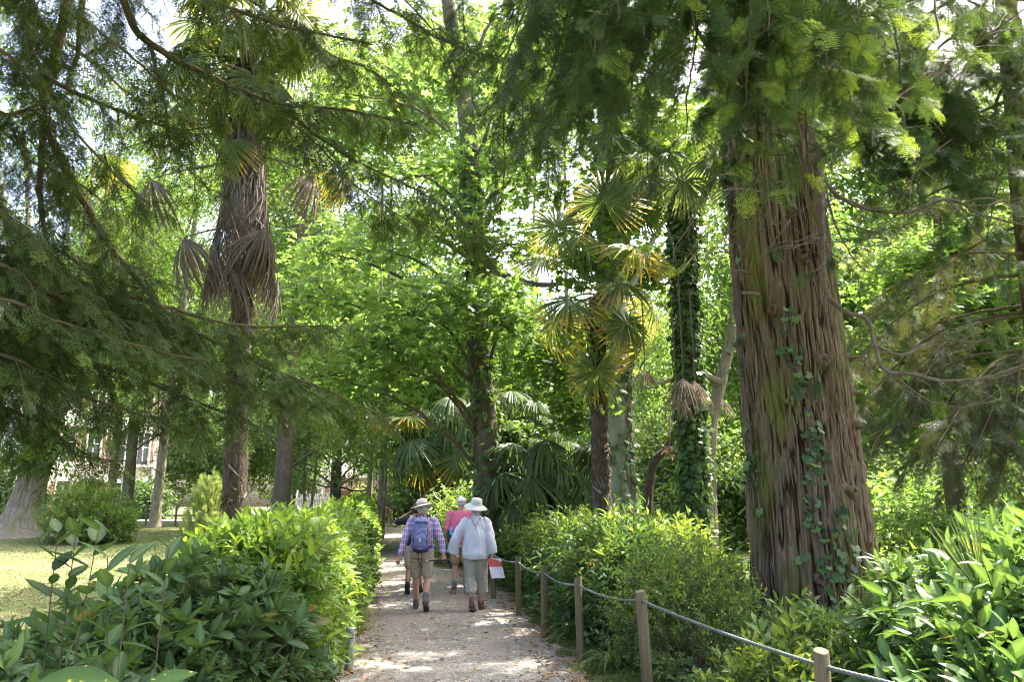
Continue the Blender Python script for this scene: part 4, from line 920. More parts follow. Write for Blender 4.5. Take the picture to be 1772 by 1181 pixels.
def young_palm(px, d, H, n, seed, label, r=.13, live=F_LIVE, lo=-.6, hi=1.1, sc=1.2, yel=0, dead=4, boots=80, lean=0., cat='palm tree', deadmesh=F_DEAD, name='fan_palm'):
    rng = np.random.default_rng(seed); b = ground_at(px, d); t = thing(name, label, cat, b); mb = MB(); palm_trunk(mb, H, r, (lean, 0), boots, seed); mb.build('trunk', [M_fibre, M_palm_d], t); c = np.array([lean, 0, H])
    for k in range(n):
        a = k * 2.4 + rng.normal() * .2; el = hi + (lo - hi) * (k / max(1, n - 1)) + rng.normal() * .1; me = F_YEL[k % 3] if rng.random() < yel else live[k % len(live)]
        frond(me, t, c + [0, 0, -.25 * k / n], (math.cos(a) * math.cos(el), math.sin(a) * math.cos(el), math.sin(el)), sc=sc * (.85 + .3 * rng.random()))
    for k in range(dead):
        a = rng.random() * 2 * PI; frond(deadmesh[k % len(deadmesh)], t, c + [0, 0, -.35], (math.cos(a) * .45, math.sin(a) * .45, -.8), sc=sc * .8)
    return t
young_palm(800, 26, 3.6, 48, 401, 'low bushy palm with wide drooping green fans beside the ivied sycamore trunk', .16, lo=-1.4, hi=.9, sc=2.1, dead=3, yel=.25, lean=-.5, live=F_LOW)
young_palm(950, 18.0, 2.1, 44, 402, 'low green palm with hanging fans between the ivied sycamore and the grey trunk', .15, lo=-1.35, hi=1.0, sc=1.6, dead=2, live=F_LOW)
young_palm(880, 20.5, 3.6, 30, 403, 'palm with spreading green fans just behind the ivied sycamore', .15, lo=-1.2, hi=1.1, sc=1.5, dead=3, live=F_LOW)
# golden-tipped palm in the middle: crown seen against bright foliage
B2 = ground_at(1038, 12.6); Tp = at(1032, 515, 12.6) - B2
gp = thing('fan_palm', 'sunlit palm with golden tipped fans in front of the smooth grey trunk', 'palm tree', B2)
mb = MB(); palm_trunk(mb, Tp[2], .135, (Tp[0], 0), 130, 12); mb.build('trunk', [M_fibre, M_palm_d], gp)
def frond_to(parent, base, org, px, py, d, me, sc=1., up=(0, -.35, 1), lp=.65):
    sc *= 1.35
    e = at(px, py, d) - org; v = e - base; L = np.linalg.norm(v); frond(me, parent, e - nrm(v) * lp * sc, nrm(v), up, sc)
for i, (px_, py, d_, sc, up) in enumerate([(1046, 350, 12.2, 1.25, (-.3, -1, .2)), (965, 395, 12.2, 1.1, (-.2, -1, .3)), (1095, 432, 12.1, 1.2, (0, .3, 1)), (985, 520, 12.0, 1.05, (0, -.6, .9)), (1075, 490, 12.0, 1.0, (.1, -.4, 1)), (960, 555, 12.3, 1.05, (-.2, -.6, .8)),
        (1085, 560, 12.2, .95, (.2, -.7, .7)), (1030, 640, 12.0, .85, (0, -1, .2)), (1125, 520, 12.8, 1.0, (.2, -.4, 1)), (940, 450, 12.9, 1.0, (-.2, -.4, 1)), (1010, 420, 13.2, 1.1, (0, -.6, .8)), (1110, 600, 12.8, .9, (.3, -.6, .6)), (1060, 250, 13.3, 1.1, (0, -.9, .5)), (1150, 300, 13.2, 1.05, (.4, -.8, .4))]):
    frond_to(gp, Tp, B2, px_, py, d_, F_YEL[i % 3] if i not in (10, 12) else F_LIVE[i % 4], sc, up)
# tall palm hidden under ivy, with dead fans hanging on long stalks
B3 = ground_at(1196, 12.4); T3 = at(1178, 330, 12.4) - B3
ip = thing('fan_palm', 'tall slim palm trunk wrapped thick in ivy with dead fans hanging on long stalks', 'palm tree', B3)
mb = MB(); palm_trunk(mb, T3[2], .13, (T3[0], 0), 90, 14); mb.build('trunk', [M_fibre, M_palm_d], ip)
frond(fan_mesh('frond', M_palm_y, .50, 30, 240, .8, .25, .7, .1, 350, tone=.9, tilt=-1.0), ip, at(1158, 462, 11.7) - B3 + [0, 0, .62], (.12, -.25, -1), (.3, -1, .2), 1.05)
hd = [(1182, 655, 11.7, 1.35), (1202, 660, 11.8, 1.2), (1116, 640, 12.2, 1.0), (1170, 682, 11.9, 1.1), (1250, 690, 12.3, .9)]
for (px_, py, d_, sc) in hd:
    e = at(px_, py, d_) - B3; frond(F_DEADLONG, ip, e + np.array([0, .06, 1.2 * sc]), (.0, -.04, -1), (.2, -1, .3), sc)
for k in range(16):
    a = k * 2.4; el = .9 - 1.3 * k / 16; frond(F_LIVE[k % 4], ip, T3 + [0, 0, .1], (math.cos(a) * math.cos(el), math.sin(a) * math.cos(el), math.sin(el)), sc=1.1)
z3 = np.linspace(0, 1, 60)
def surf3(a, t): c = np.stack([T3[0] * t ** 1.5, 0 * t, t * T3[2]], -1) + B3; nn = np.stack([np.cos(a), np.sin(a), 0 * a], -1); return c + nn * (.14 + .05 * np.abs(np.sin(t * 17 + a * 2)))[..., None] * np.where(t < .08, .7, 1)[..., None], nn
ivy_on('ivy', 'dense ivy coating the slim palm trunk from the ground to its top', surf3, 5200, lambda t, rng, n: rng.random(n) * 2 * PI, (.02, .97), .08, 45, .05, .45, B3)
# leaning dead stem with a hanging brown fan
B4 = ground_at(1108, 13.5); t4 = thing('dead_palm', 'thin leaning stem with a dry hanging fan beside the ivy wrapped palm', 'palm tree', B4)
mb = MB(); P4 = spline([B4 * 0, at(1125, 830, 13.4) - B4, at(1155, 775, 13.3) - B4, at(1172, 740, 13.2) - B4], .1); tube(mb, P4, np.linspace(.11, .06, len(P4)), 9, .4); mb.build('trunk', M_fibre, t4)
for (px_, py) in [(1160, 765), (1172, 770)]: frond(F_DEAD[1], t4, at(px_, py - 45, 13.1) - B4, (-.1, -.3, -.6), (0, -1, .3), .8)
# lone green palm leaf in the laurel
t5 = thing('palm_seedling', 'young palm with one upright folded fan among the laurel leaves', 'palm tree', (3.15, 5.05, float(gz(3.15, 5.05))))
p5 = at(1722, 1085, 4.7) - np.array(t5.location); mb = MB(); tube(mb, spline([[0, 0, 0], p5 * [.6, .6, .7], p5], .1), .012, 6); mb.build('trunk', M_fibre, t5)
for k in range(3): frond(fan_mesh('frond', M_palm, .50, 14, 40, .25, 0, .3, .1, 360 + k, tone=.25, tilt=.1, split=.7), t5, p5 + [0, 0, -.12], [(-.35, -.25, 1), (.5, .3, .8), (.1, .5, .6)][k], (0, -1, .3), [1, .8, .7][k])
# ---------------------------------------------------------------- broadleaf trees
def leaf_clumps(mb, cen, per, csz, tp, sc, tone, rng, flat=.5, hang=.35):
    n = len(cen) * per; c = np.repeat(cen, per, 0); off = rng.normal(size=(n, 3)) * csz * np.array([1, 1, flat]); P = c + off
    d = nrm(off * [1, 1, .3] + rng.normal(size=(n, 3)) * csz * .7 + np.array([0, 0, -hang * csz])); up = np.array([0, 0, 1.]) + rng.normal(size=(n, 3)) * .38
    tn = np.clip(np.repeat(tone, per) + .12 * rng.normal(size=n), 0, 1); mb.scatter(tp, P, frames(d, up), sc * (.65 + .6 * rng.random(n)), tn)

def broadleaf(name, label, cat, base, trunk_pts, radii, limbs, clumps, leafmat, barkmat, tp, sc, seed, per=60, csz=.45, group=None, ridge=.012, flare=.06, na=40, nz=90, tone0=.45, twigs=True, flat=.5, nper=22):
    """limbs: list of point lists (local); clumps: list of (centre, radius xyz, count) foliage masses (local)"""
    rng = np.random.default_rng(seed); t = thing(name, label, cat, base, 0, group)
    mb, surf = ridged_trunk(trunk_pts, radii, nz, na, seed, ridge=ridge, nper=nper, flare=flare)
    for L, r0, r1 in limbs:
        P = spline(L, .2); P = P + rng.normal(size=P.shape) * .015; tube(mb, P, np.linspace(r0, r1, len(P)), 7, .5)
    cm = MB(); tw = MB()
    for c, r, n in clumps:
        c = np.array(c, float); r = np.array(r, float); u = rand_dirs(n, rng) * (rng.random(n) ** .45)[:, None]; cen = c + u * r
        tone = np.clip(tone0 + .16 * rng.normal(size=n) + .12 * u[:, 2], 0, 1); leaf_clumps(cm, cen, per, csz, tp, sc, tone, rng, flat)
        if twigs:
            for q in cen[:: 2]:
                a = c + (q - c) * .25 - np.array([0, 0, r[2] * .15]); P = spline([a, (a + q) / 2 + rng.normal(size=3) * .1, q], .3); tube(cm, P, np.linspace(.022, .006, len(P)), 4, .5, 1, cap=False)
    mb.build('trunk', barkmat, t); cm.build('crown', [leafmat, M_bark_dark], t)
    return t, lambda a, tt: (surf(a, tt)[0] + np.array(base), surf(a, tt)[1])

# ivied sycamore in the middle with hanging lime sprays
B = ground_at(846, 18.0); L = lambda px, py, d: at(px, py, d) - B
cl = []
for (px_, py, d_, rx, ry, rz, n) in [(560, 510, 16.5, 1.5, 1.0, .45, 26), (640, 590, 16.0, 1.3, 1.0, .40, 24), (720, 540, 16.5, 1.2, 1.0, .6, 26), (560, 650, 16.3, 1.0, .9, .35, 16), (690, 640, 16.6, 1.1, .9, .35, 18), (800, 500, 16.4, 1.1, .8, .55, 24), (880, 560, 16.8, .9, .8, .5, 20), (540, 430, 17.2, 1.2, 1.0, .6, 18),
        (660, 430, 17.0, 1.3, 1.1, .7, 24), (780, 400, 17.4, 1.3, 1.1, .7, 26), (900, 420, 17.8, 1.2, 1.0, .8, 22), (930, 320, 18.2, 1.3, 1.1, .9, 24), (820, 280, 17.6, 1.4, 1.2, .9, 26), (700, 300, 17.8, 1.3, 1.1, .8, 18), (880, 190, 18, 1.5, 1.3, .9, 26), (780, 120, 18, 1.6, 1.3, 1.0, 26), (680, 40, 18.2, 1.6, 1.4, .8, 20), (880, 30, 18.4, 1.8, 1.4, 1.0, 26), (990, 130, 18.8, 1.5, 1.3, 1.0, 22), (1010, 270, 18.6, 1.1, 1., .8, 18), (590, 160, 18.6, 1.0, 1.0, .6, 8)]:
    cl.append((L(px_, py, d_), (rx, ry * .8, rz), max(5, int(n * (.62 if py > 280 else .40)))))
lim = []
for c, r, n in cl:
    fz = max(2.2, c[2] - 1.0 - .25 * np.linalg.norm(c[:2])); s = np.array([(-16 / FPX * 18) * fz / 8, 0, fz]); lim.append(([s, s * .5 + c * .5 + [0, 0, .45], c], .06, .012))
lim.append(([L(832, 440, 18), L(860, 470, 17.6), L(900, 486, 17.3), L(950, 494, 17), L(1000, 488, 16.8)], .11, .04))
lim.append(([L(838, 470, 18), L(800, 440, 17.7), L(740, 400, 17.4), L(700, 380, 17)], .07, .02))
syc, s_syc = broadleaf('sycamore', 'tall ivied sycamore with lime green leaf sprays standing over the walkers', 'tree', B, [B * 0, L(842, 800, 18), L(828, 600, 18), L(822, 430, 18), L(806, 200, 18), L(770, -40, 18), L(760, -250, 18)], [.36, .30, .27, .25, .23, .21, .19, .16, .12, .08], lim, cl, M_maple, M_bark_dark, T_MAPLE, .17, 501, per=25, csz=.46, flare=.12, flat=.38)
ivy_on('ivy', 'ivy climbing the sycamore trunk behind the walker in pink', s_syc, 1500, lambda t, rng, n: rng.random(n) * 2 * PI, (.0, .55), .11, 46, .10, .5, B)
B = ground_at(878, 18.6); ivs, s_iv = broadleaf('ivied_tree', 'short stub trunk smothered in dark ivy beside the sycamore foot', 'tree', B, [B * 0, [0, 0, 1.5], [.05, 0, 3.4]], [.2, .17, .14, .1], [], [([.05, 0, 3.4], (.4, .4, .4), 6)], M_ivy, M_bark_dark, T_IVY, .12, 502, per=40, csz=.2)
ivy_on('ivy', 'dark ivy mat covering the short stub beside the sycamore', s_iv, 1300, lambda t, rng, n: rng.random(n) * 2 * PI, (.0, 1.), .11, 47, .10, .3, B)

# smooth grey trunk in the middle
B = ground_at(1072, 15.5); L = lambda px, py, d: at(px, py, d) - B
cl = [(L(1100, 180, 16), (1.6, 1.4, .9), 16), (L(1000, 60, 16), (1.6, 1.4, .9), 14), (L(1150, 0, 16.5), (2, 1.6, 1.1), 14), (L(1230, 250, 17), (1.3, 1.2, .8), 10), (L(1060, -180, 17), (2.2, 2, 1.3), 16), (L(1120, 470, 17), (.9, .8, .7), 12), (L(960, 620, 17.2), (.8, .7, .6), 14), (L(1010, 700, 17), (.6, .6, .5), 10), (L(1055, 330, 14.8), (.9, .7, .9), 16), (L(1040, 450, 15.0), (.8, .6, .6), 12), (L(1110, 250, 15), (1, .8, .8), 14)]
lim = [([np.array([0, 0, 4.5 + .3 * i]), (np.array([0, 0, 5.2]) + c[0]) / 2 + [0, 0, .3], c[0]], .08, .015) for i, c in enumerate(cl)]
pl, s_pl = broadleaf('plane_tree', 'smooth grey green trunk rising behind the golden tipped palm', 'tree', B, [B * 0, L(1070, 750, 15.5), L(1066, 600, 15.5), L(1056, 450, 15.5), L(1050, 100, 15.5), L(1050, -150, 15.8)], [.35, .31, .29, .27, .24, .20, .16, .12], lim, cl, M_plane, M_bark_grey, T_MAPLE, .16, 503, per=55, csz=.36, ridge=.008)
ivy_on('ivy', 'young ivy creeping up the foot of the smooth grey trunk', s_pl, 420, lambda t, rng, n: rng.normal(size=n) * .6 - .9, (.0, .30), .085, 48, .05, .5, B)
ivy_on('ivy', 'leafy creeper hanging round the golden palm trunk', lambda a, t: (np.stack([Tp[0] * t ** 1.5, 0 * t, t * Tp[2]], -1) + B2 + np.stack([np.cos(a), np.sin(a), 0 * a], -1) * .16, np.stack([np.cos(a), np.sin(a), 0 * a], -1)), 330, lambda t, rng, n: rng.random(n) * 2 * PI, (.62, .97), .095, 49, .14, .6, B2, mat=M_plane)

# pale-limbed plane tree behind
B = ground_at(1262, 19); L = lambda px, py, d: at(px, py, d) - B
lim = [([L(1246, 665, 18.9), L(1215, 648, 18.7), L(1180, 652, 18.6), L(1140, 662, 18.5), L(1090, 640, 18.4)], .11, .03), ([L(1262, 610, 18.9), L(1300, 560, 18.9), L(1360, 520, 19)], .09, .04)]
broadleaf('plane_tree', 'grey barked tree with a side limb showing between the ivy wrapped palm and the redwood', 'tree', B, [L(1222, 880, 19) * [1, 1, 0], L(1228, 760, 19), L(1246, 665, 19), L(1268, 560, 19), L(1290, 380, 19)], [.22, .18, .16, .14, .12, .08], lim, [(L(1280, 420, 19), (1.6, 1.5, 1.2), 20), (L(1180, 560, 19.5), (1.3, 1.2, .9), 18), (L(1330, 250, 20), (2, 1.8, 1.3), 18), (L(1120, 740, 19.5), (1.0, 1.0, .7), 16), (L(1240, 790, 19.5), (1.3, 1.0, .6), 18), (L(1100, 640, 18.6), (.7, .7, .5), 10)], M_wood, M_bark_old, T_OVAL_S, .15, 504, per=60, csz=.4)

# lime tree on the open right side
B = ground_at(1640, 17); L = lambda px, py, d: at(px, py, d) - B
cl = [(L(px_, py, d_), r, n) for px_, py, d_, r, n in [(1560, 480, 16.5, (1.2, 1, .6), 20), (1700, 420, 16, (1.3, 1.1, .7), 24), (1640, 560, 15.8, (1.2, 1, .5), 24), (1745, 520, 15.5, (1.1, 1, .6), 24), (1600, 650, 16, (1.2, 1, .5), 20), (1730, 620, 15.8, (1.2, 1, .5), 20), (1500, 600, 17, (1, .9, .6), 16), (1690, 330, 17, (1.4, 1.2, .8), 18), (1780, 330, 17, (1.4, 1.2, 1), 16), (1740, 730, 15, (1, .9, .4), 16), (1650, 220, 18, (1.6, 1.4, 1), 10), (1840, 440, 16.5, (1.6, 1.4, 1), 16), (1850, 640, 16, (1.4, 1.2, .8), 16)]]
lim = [([np.array([0, 0, 2.5 + .25 * i]), (np.array([0, 0, 3.0]) + c[0]) / 2 + [0, 0, .35], c[0]], .05, .01) for i, c in enumerate(cl)]
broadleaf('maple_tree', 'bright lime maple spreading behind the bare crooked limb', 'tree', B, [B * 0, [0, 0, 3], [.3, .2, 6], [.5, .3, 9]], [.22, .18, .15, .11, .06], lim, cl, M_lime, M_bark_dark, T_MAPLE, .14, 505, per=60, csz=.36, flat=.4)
# shaded drooping conifer at the side
B = ground_at(1830, 10.5); cyp = thing('cypress', 'drooping grey green conifer with hanging sprays beyond the laurel', 'tree', B); mb, _s = ridged_trunk([B * 0, [0, 0, 4], [.1, 0, 9], [.1, 0, 12]], [.3, .25, .2, .14, .05], 100, 60, 61, ridge=.02, nper=14); mb.build('trunk', M_redwood, cyp)
wood = MB(); leafs = MB(); rng = np.random.default_rng(303)
for (ex, ey, ed) in [(1590, 800, 10.2), (1530, 760, 10.6), (1640, 760, 9.6), (1700, 780, 9.4), (1560, 700, 10.8), (1500, 700, 11.2), (1740, 820, 9.2), (1660, 840, 9.8), (1480, 640, 11.6), (1760, 740, 9.5), (1720, 280, 10.5), (1650, 230, 11), (1740, 200, 10.4), (1600, 300, 11.3), (1690, 120, 10.6), (1780, 90, 10), (1540, 220, 11.8), (1480, 180, 12)]:
    e = at(ex, ey, ed) - B; up = np.array([0, 0, e[2] + 1.2]); bough(wood, leafs, np.array([up, up * .45 + e * .55 + [0, 0, .45], e + [-.0, 0, .12], e + [-.25, -.1, -.2]]), .035, .005, .5, SP_FAR, rng, every=.17, hang=.9, start=.3, tone0=.35, sc=.95, k=5)
for i in range(30):
    h = 4 + 7 * i / 30; a = i * 2.4; Lg = 2.8 * (1 - .6 * i / 30); e = np.array([math.cos(a) * Lg, math.sin(a) * Lg, h - .8]); bough(wood, leafs, np.array([[0, 0, h], e * .5 + np.array([0, 0, h * .5 + .3]), e]), .03, .005, .5, SP_FAR, rng, every=.2, hang=.8, tone0=.35, k=5, step=.14)
wood.build('bough', M_yew, cyp); leafs.build('foliage', [M_needle_dry, M_green_twig], cyp)

# ---------------------------------------------------------------- trees on and beyond the lawn
B = ground_at(55, 25.0); L = lambda px, py, d: at(px, py, d) - B
cl = [(L(px_, py, d_), r, n) for px_, py, d_, r, n in [(70, 640, 25, (2, 1.6, 1.2), 22), (180, 600, 25, (1.8, 1.5, 1.0), 20), (-40, 600, 25, (2, 1.8, 1.5), 20), (100, 480, 25, (2.4, 2, 1.4), 26), (260, 460, 26, (2, 1.7, 1.3), 22), (-30, 380, 26, (2.6, 2.2, 1.6), 24), (160, 330, 26, (2.5, 2, 1.5), 24), (300, 350, 27, (2.2, 1.8, 1.5), 24), (40, 200, 27, (2.8, 2.4, 1.6), 26), (230, 190, 28, (2.4, 2, 1.6), 20), (-40, 60, 27, (3, 2, 1.6), 20), (100, 770, 24.6, (.9, .8, .7), 14), (10, 780, 25.2, (1.0, .9, .6), 10)]]
lim = [([np.array([.3, 0, 2.4]), (np.array([.3, 0, 2.9]) + c[0]) / 2, c[0]], .16, .03) for c in cl[:11]]
old, s_old = broadleaf('old_tree', 'stout old grey tree with a mossy flared foot on the lawn', 'tree', B, [B * 0, [.05, 0, .8], [.28, 0, 2.2], [.35, 0, 4], [.3, 0, 7]], [.62, .47, .43, .41, .39, .36, .3, .2, .12], lim, cl, M_plane, M_bark_old, T_OVAL_S, .20, 506, per=60, csz=.5, ridge=.045, flare=.5, na=220, nz=200, nper=36)
ivy_on('ivy', 'ivy leaves tufted on the trunk of the stout old lawn tree', s_old, 420, lambda t, rng, n: rng.random(n) * 2 * PI, (.28, .55), .14, 50, .12, .5, B)
for i, (px_, d_, r, H, lb, bm) in enumerate([(233, 37, .24, 21, 'ivied trunk standing in front of the white house', M_bark_dark), (205, 40, .20, 15, 'mossy yellowish trunk close before the white house wall', M_bark_old), (283, 32, .17, 19, 'slim grey tree leaning on the open lawn beside the house', M_bark_old),
                                           (494, 27, .27, 18, 'straight brown trunk just beyond the path hedge and the tall palm', M_bark_dark), (586, 38, .25, 9, 'dark leaved tree in front of the brown shed', M_bark_dark)]):
    B = ground_at(px_, d_); rng = np.random.default_rng(600 + i); lean = [0, 0, .9, .3, 0][i]
    tp_ = [B * 0, [lean * .15, 0, H * .25], [lean * .5, 0, H * .55], [lean * .9, 0, H * .9]]
    cl = []; lo = [4.5, 4.5, 4.4, 3.6, 2.2][i]
    for k in range(30):
        a = k * 2.4; z = lo + (H - lo) * k / 29; R0 = 3.2 * (1 - .35 * k / 29); cl.append(((math.cos(a) * R0 * .75 + lean * .4, math.sin(a) * R0 * .75, z), (1.4, 1.4, 1.0), 10))
    lim = [([[lean * .3, 0, max(2., c[0][2] - 1.2)], np.array(c[0]) * [.5, .5, 1] - [0, 0, .4], c[0]], .06, .015) for c in cl]
    broadleaf(['ivied_tree', 'young_tree', 'slim_tree', 'park_tree', 'park_tree'][i], lb, 'tree', B, tp_, [r * 1.15, r, r * .9, r * .75, r * .5, r * .25], lim, cl, [M_plane, M_plane, M_plane, M_wood, M_wood_dark][i], bm, T_OVAL_S, [.19, .19, .18, .18, .19][i], 610 + i, per=55, csz=.5, flare=.10, group=None)
# young sunlit conifer on the lawn
B = ground_at(371, 19.5); yc = thing('young_conifer', 'small pale green conifer with upswept feathery shoots on the lawn edge', 'tree', B); wood = MB(); leafs = MB(); rng = np.random.default_rng(8)
tube(wood, spline([[0, 0, 0], [0, 0, 1.0], [.08, 0, 2.0]], .1), (.04, .01), 6, .5)
for k in range(64):
    z = .08 + 1.8 * (k / 64); a = k * 2.4; Lg = .56 * (1 - z / 2.0) ** .8 + .05; e = np.array([math.cos(a) * Lg, math.sin(a) * Lg, z + Lg * 1.0 + .1]); P = spline([[0, 0, z], [e[0] * .6, e[1] * .6, z + Lg * .25], e], .08); tube(wood, P, .006, 4)
    for q in range(1, len(P)):
        n = 3; leafs.scatter(SP_FAR[q % 4], np.repeat(P[q:q + 1], n, 0), frames(nrm(np.array([math.cos(a), math.sin(a), 1.8]) + rng.normal(size=(n, 3)) * .4), rand_dirs(n, rng)), .42 + .25 * rng.random(n), np.clip(.5 + .25 * rng.normal(size=n), 0, 1))
for n in (10,): leafs.scatter(SP_FAR[0], np.stack([np.full(n, .08), 0 * np.arange(n), 1.7 + .055 * np.arange(n)], 1), frames(nrm(np.array([0, 0, 1.3]) + rng.normal(size=(n, 3)) * .6), rand_dirs(n, rng)), .6, .6)
wood.build('trunk', M_yew, yc); leafs.build('foliage', [M_conif_l, M_green_twig], yc)

# ---------------------------------------------------------------- the wood behind: one leafy mass each
def cluster_tp(n, R, ll, tp, rng):
    m = MB(); P = rng.normal(size=(n, 3)) * R * [1, 1, .7]; m.scatter(tp, P, frames(rand_dirs(n, rng) * [1, 1, .5] + np.array([0, 0, -.2]), np.array([0, 0, 1.]) + rng.normal(size=(n, 3)) * .5), ll * (.7 + .6 * rng.random(n)), .12 * rng.normal(size=n)); return m.template()
r_ = np.random.default_rng(88); CL = [cluster_tp(9, .22, .20, T_OVAL_S, r_) for _ in range(4)]
def mass(name, mat, crowns, seed, dens, sc=1., tone0=.45, bark=None):
    rng = np.random.default_rng(seed); mb = MB()
    for (x, y, z, rx, ry, rz) in crowns:
        n = int(dens * rx * rz * 4); u = rand_dirs(n, rng) * (rng.random(n) ** .3)[:, None]; P = u * [rx, ry, rz] + [x, y, z + float(gz(x, y))]; P += u * (noise3(P, .8, seed) * .5)[:, None]
        P = P[(noise3(P, 1.1, seed + 3) > -.75)]; P = P[P[:, 2] > gz(P[:, 0], P[:, 1])]; n = len(P)
        tn = np.clip(tone0 + .14 * rng.normal(size=n) + .2 * noise3(P, .6, seed + 1), 0, 1); put_twigs(mb, CL, P, rand_dirs(n, rng), sc * (.7 + .6 * rng.random(n)), tn, rng)
        if z > 3.5 and bark is not False:
            P = spline([[x, y, float(gz(x, y)) - .1], [x + .3 * rng.normal(), y, z * .5], [x, y, z + rz * .5]], .6); tube(mb, P, (.05 + .0035 * z, .03), 8, .5, 1)
    o = mb.build(name, [mat, bark or M_bark_old]); o['kind'] = 'stuff'; return o
rng = np.random.default_rng(99)
def crown_row(n, x0, x1, y0, y1, z0, z1, r0, r1):
    return [(x0 + (x1 - x0) * (k + rng.random()) / n, rng.uniform(y0, y1), rng.uniform(z0, z1), rng.uniform(r0, r1), rng.uniform(r0, r1), rng.uniform(r0, r1) * .8) for k in range(n)]
mass('woodland', M_wood, [c for c in crown_row(20, -38, 42, 56, 66, 3, 15, 4.5, 6.5) if c[0] > -13] + crown_row(6, -52, -16, 74, 78, 4, 14, 5, 7) + crown_row(18, -32, 40, 46, 56, 2, 10, 3.5, 5.5)[7:], 701, 13, 1.9, .55)
mass('woodland', M_wood_dark, crown_row(3, -17, -4, 58, 62, 1.0, 2.0, 1.5, 2.2) + crown_row(6, -50, -18, 70, 74, 4, 9, 4, 6) + [(-22.5, 51, 1., 1.5, 1.5, 1.6), (-30.6, 46.5, 1.2, 2.0, 1.5, 2.3), (-33.5, 47, 1.5, 2.2, 1.6, 2.8)], 702, 42, 1.5, .5)
mass('woodland', M_lime, crown_row(12, -10, 22, 28, 38, 4.5, 12, 2.6, 3.8) + crown_row(8, 6, 30, 24, 34, 1.5, 5, 2.4, 3.4) + crown_row(9, 7, 22, 24, 32, 5.5, 11, 2.4, 3.2) + crown_row(8, 6, 24, 28, 34, 12, 19, 2.8, 3.8) + crown_row(5, -8, 4, 30, 36, 14, 21, 3, 4) + crown_row(6, -14, -2, 36, 42, 6, 11, 2.5, 3.5), 703, 24, 1.3, .5)
mass('undergrowth', M_wood, crown_row(14, -2.5, 14, 21.5, 25, .3, 1.2, 1.0, 1.5) + crown_row(14, 3.5, 14, 13, 19, .0, .5, .7, 1.0) + crown_row(8, 4.6, 9, 8.5, 12, .0, .3, .5, .8), 704, 75, .8, .55)
mass('woodland', M_plane, crown_row(9, -28, -2, 44, 52, 12, 23, 3.4, 4.6) + crown_row(6, -30, -8, 42, 48, 9, 15, 3, 4), 707, 24, 1.5, .5, False)
mass('woodland', M_plane, crown_row(5, -9, 2, 44, 50, 2.2, 5.5, 1.8, 2.6), 708, 24, 1.4, .6)
mass('undergrowth', M_lime, crown_row(9, 7, 14, 15, 20, .3, 1.8, .9, 1.4), 706, 60, .85, .45)
mass('undergrowth', M_wood_dark, crown_row(12, -2, 12, 25, 28, .5, 3.0, 1.4, 2.2), 705, 45, 1., .6)
# hanging brushwood behind the palms
# ---------------------------------------------------------------- rope fence, path lights
M_post = bark_mat('weathered_post', (.07, .052, .028), (.17, .135, .075), (.27, .22, .135), 22, (1, 1, .06), moss=((.11, .12, .035), 3, .52), bmp=.4, dist=.006)
m, nt, out = new_mat('twisted_rope')
wv = nt.nodes.new('ShaderNodeTexWave'); wv.inputs['Scale'].default_value = 1.0; wv.wave_type = 'BANDS'
c = ramp(nt, [(0, (.045, .055, .048)), (1, (.135, .158, .14))], attr(nt, 'tone')); principled(nt, out, c, .6, .3); M_rope = m
posts = [(4.65, .86), (7.4, .90), (9.0, .88), (10.6, .88), (12.6, .88), (14.7, .88), (17.3, .88), (20.8, .88), (2.2, .86), (24, .88)]
labels = {4.65: 'short mossy round post where the rope passes in front of the laurel', 7.4: 'tallest pale split post of the rope fence with a worn top', 9.0: 'straight square post of the rope fence standing just beyond the tallest post', 10.6: 'weathered fence post with a big leaf hanging beside its top', 12.6: 'slim fence post beside the leaflet of the walker in the loose shirt', 14.7: 'fence post hidden behind the walker in the loose shirt', 17.3: 'fence post between the two hatted walkers in the shade', 20.8: 'thin dark fence post beyond the walkers near the hedge', 2.2: 'fence post at the near end of the rope under the laurel', 24: 'farthest fence post of the rope along the narrowing path'}
tops = {}
for i, (y, h) in enumerate(posts):
    x = float(fence_x(y)); b = np.array([x, y, float(gz(x, y)) - .05]); mb = MB(); r = .043 if y != 7.4 else .05; k = 16
    an = np.linspace(0, 2 * PI, k, endpoint=False) + i; z = np.array([0, .2, .5, .75, .93, 1.0]) * (h + .05); lean = RNG.normal(size=2) * .028
    if y == 7.4: lean = np.array([-.05, -.01])
    V = [np.stack([lean[0] * zz + (r * (1.06 - .13 * np.abs(np.sin(2 * an - 2 * i)) + .04 * np.sin(3 * an + i)) * (.93 if q == 5 else 1)) * np.cos(an), lean[1] * zz + r * (1.06 - .13 * np.abs(np.sin(2 * an - 2 * i))) * (.93 if q == 5 else 1) * np.sin(an), np.full(k, zz) + (.012 * np.sin(an + i) if q == 5 else 0)], 1) for q, zz in enumerate(z)]
    ii = np.arange(5)[:, None] * k; j = np.arange(k)[None]; j2 = (j + 1) % k
    mb.add(np.concatenate(V), [np.stack([ii + j, ii + j2, ii + k + j2, ii + k + j], -1).reshape(-1, 4), (np.arange(k) + 5 * k)[None]])
    o = mb.build('fence_post', M_post, smooth=False); o.location = b; tag(o, labels[y], 'fence post', 'posts of the rope fence')
    tops[y] = b + np.array([lean[0] * h, lean[1] * h, h - .03 + .0])
ys_ = sorted(tops); P = []
for a, b in zip(ys_[:-1], ys_[1:]):
    A, Bp = tops[a], tops[b]; s = np.linspace(0, 1, 60, endpoint=False)[:, None]; sag = .05 if a > 5 else .02; q = A * (1 - s) + Bp * s; q[:, 2] -= sag * 4 * (s * (1 - s))[:, 0]; P.append(q)
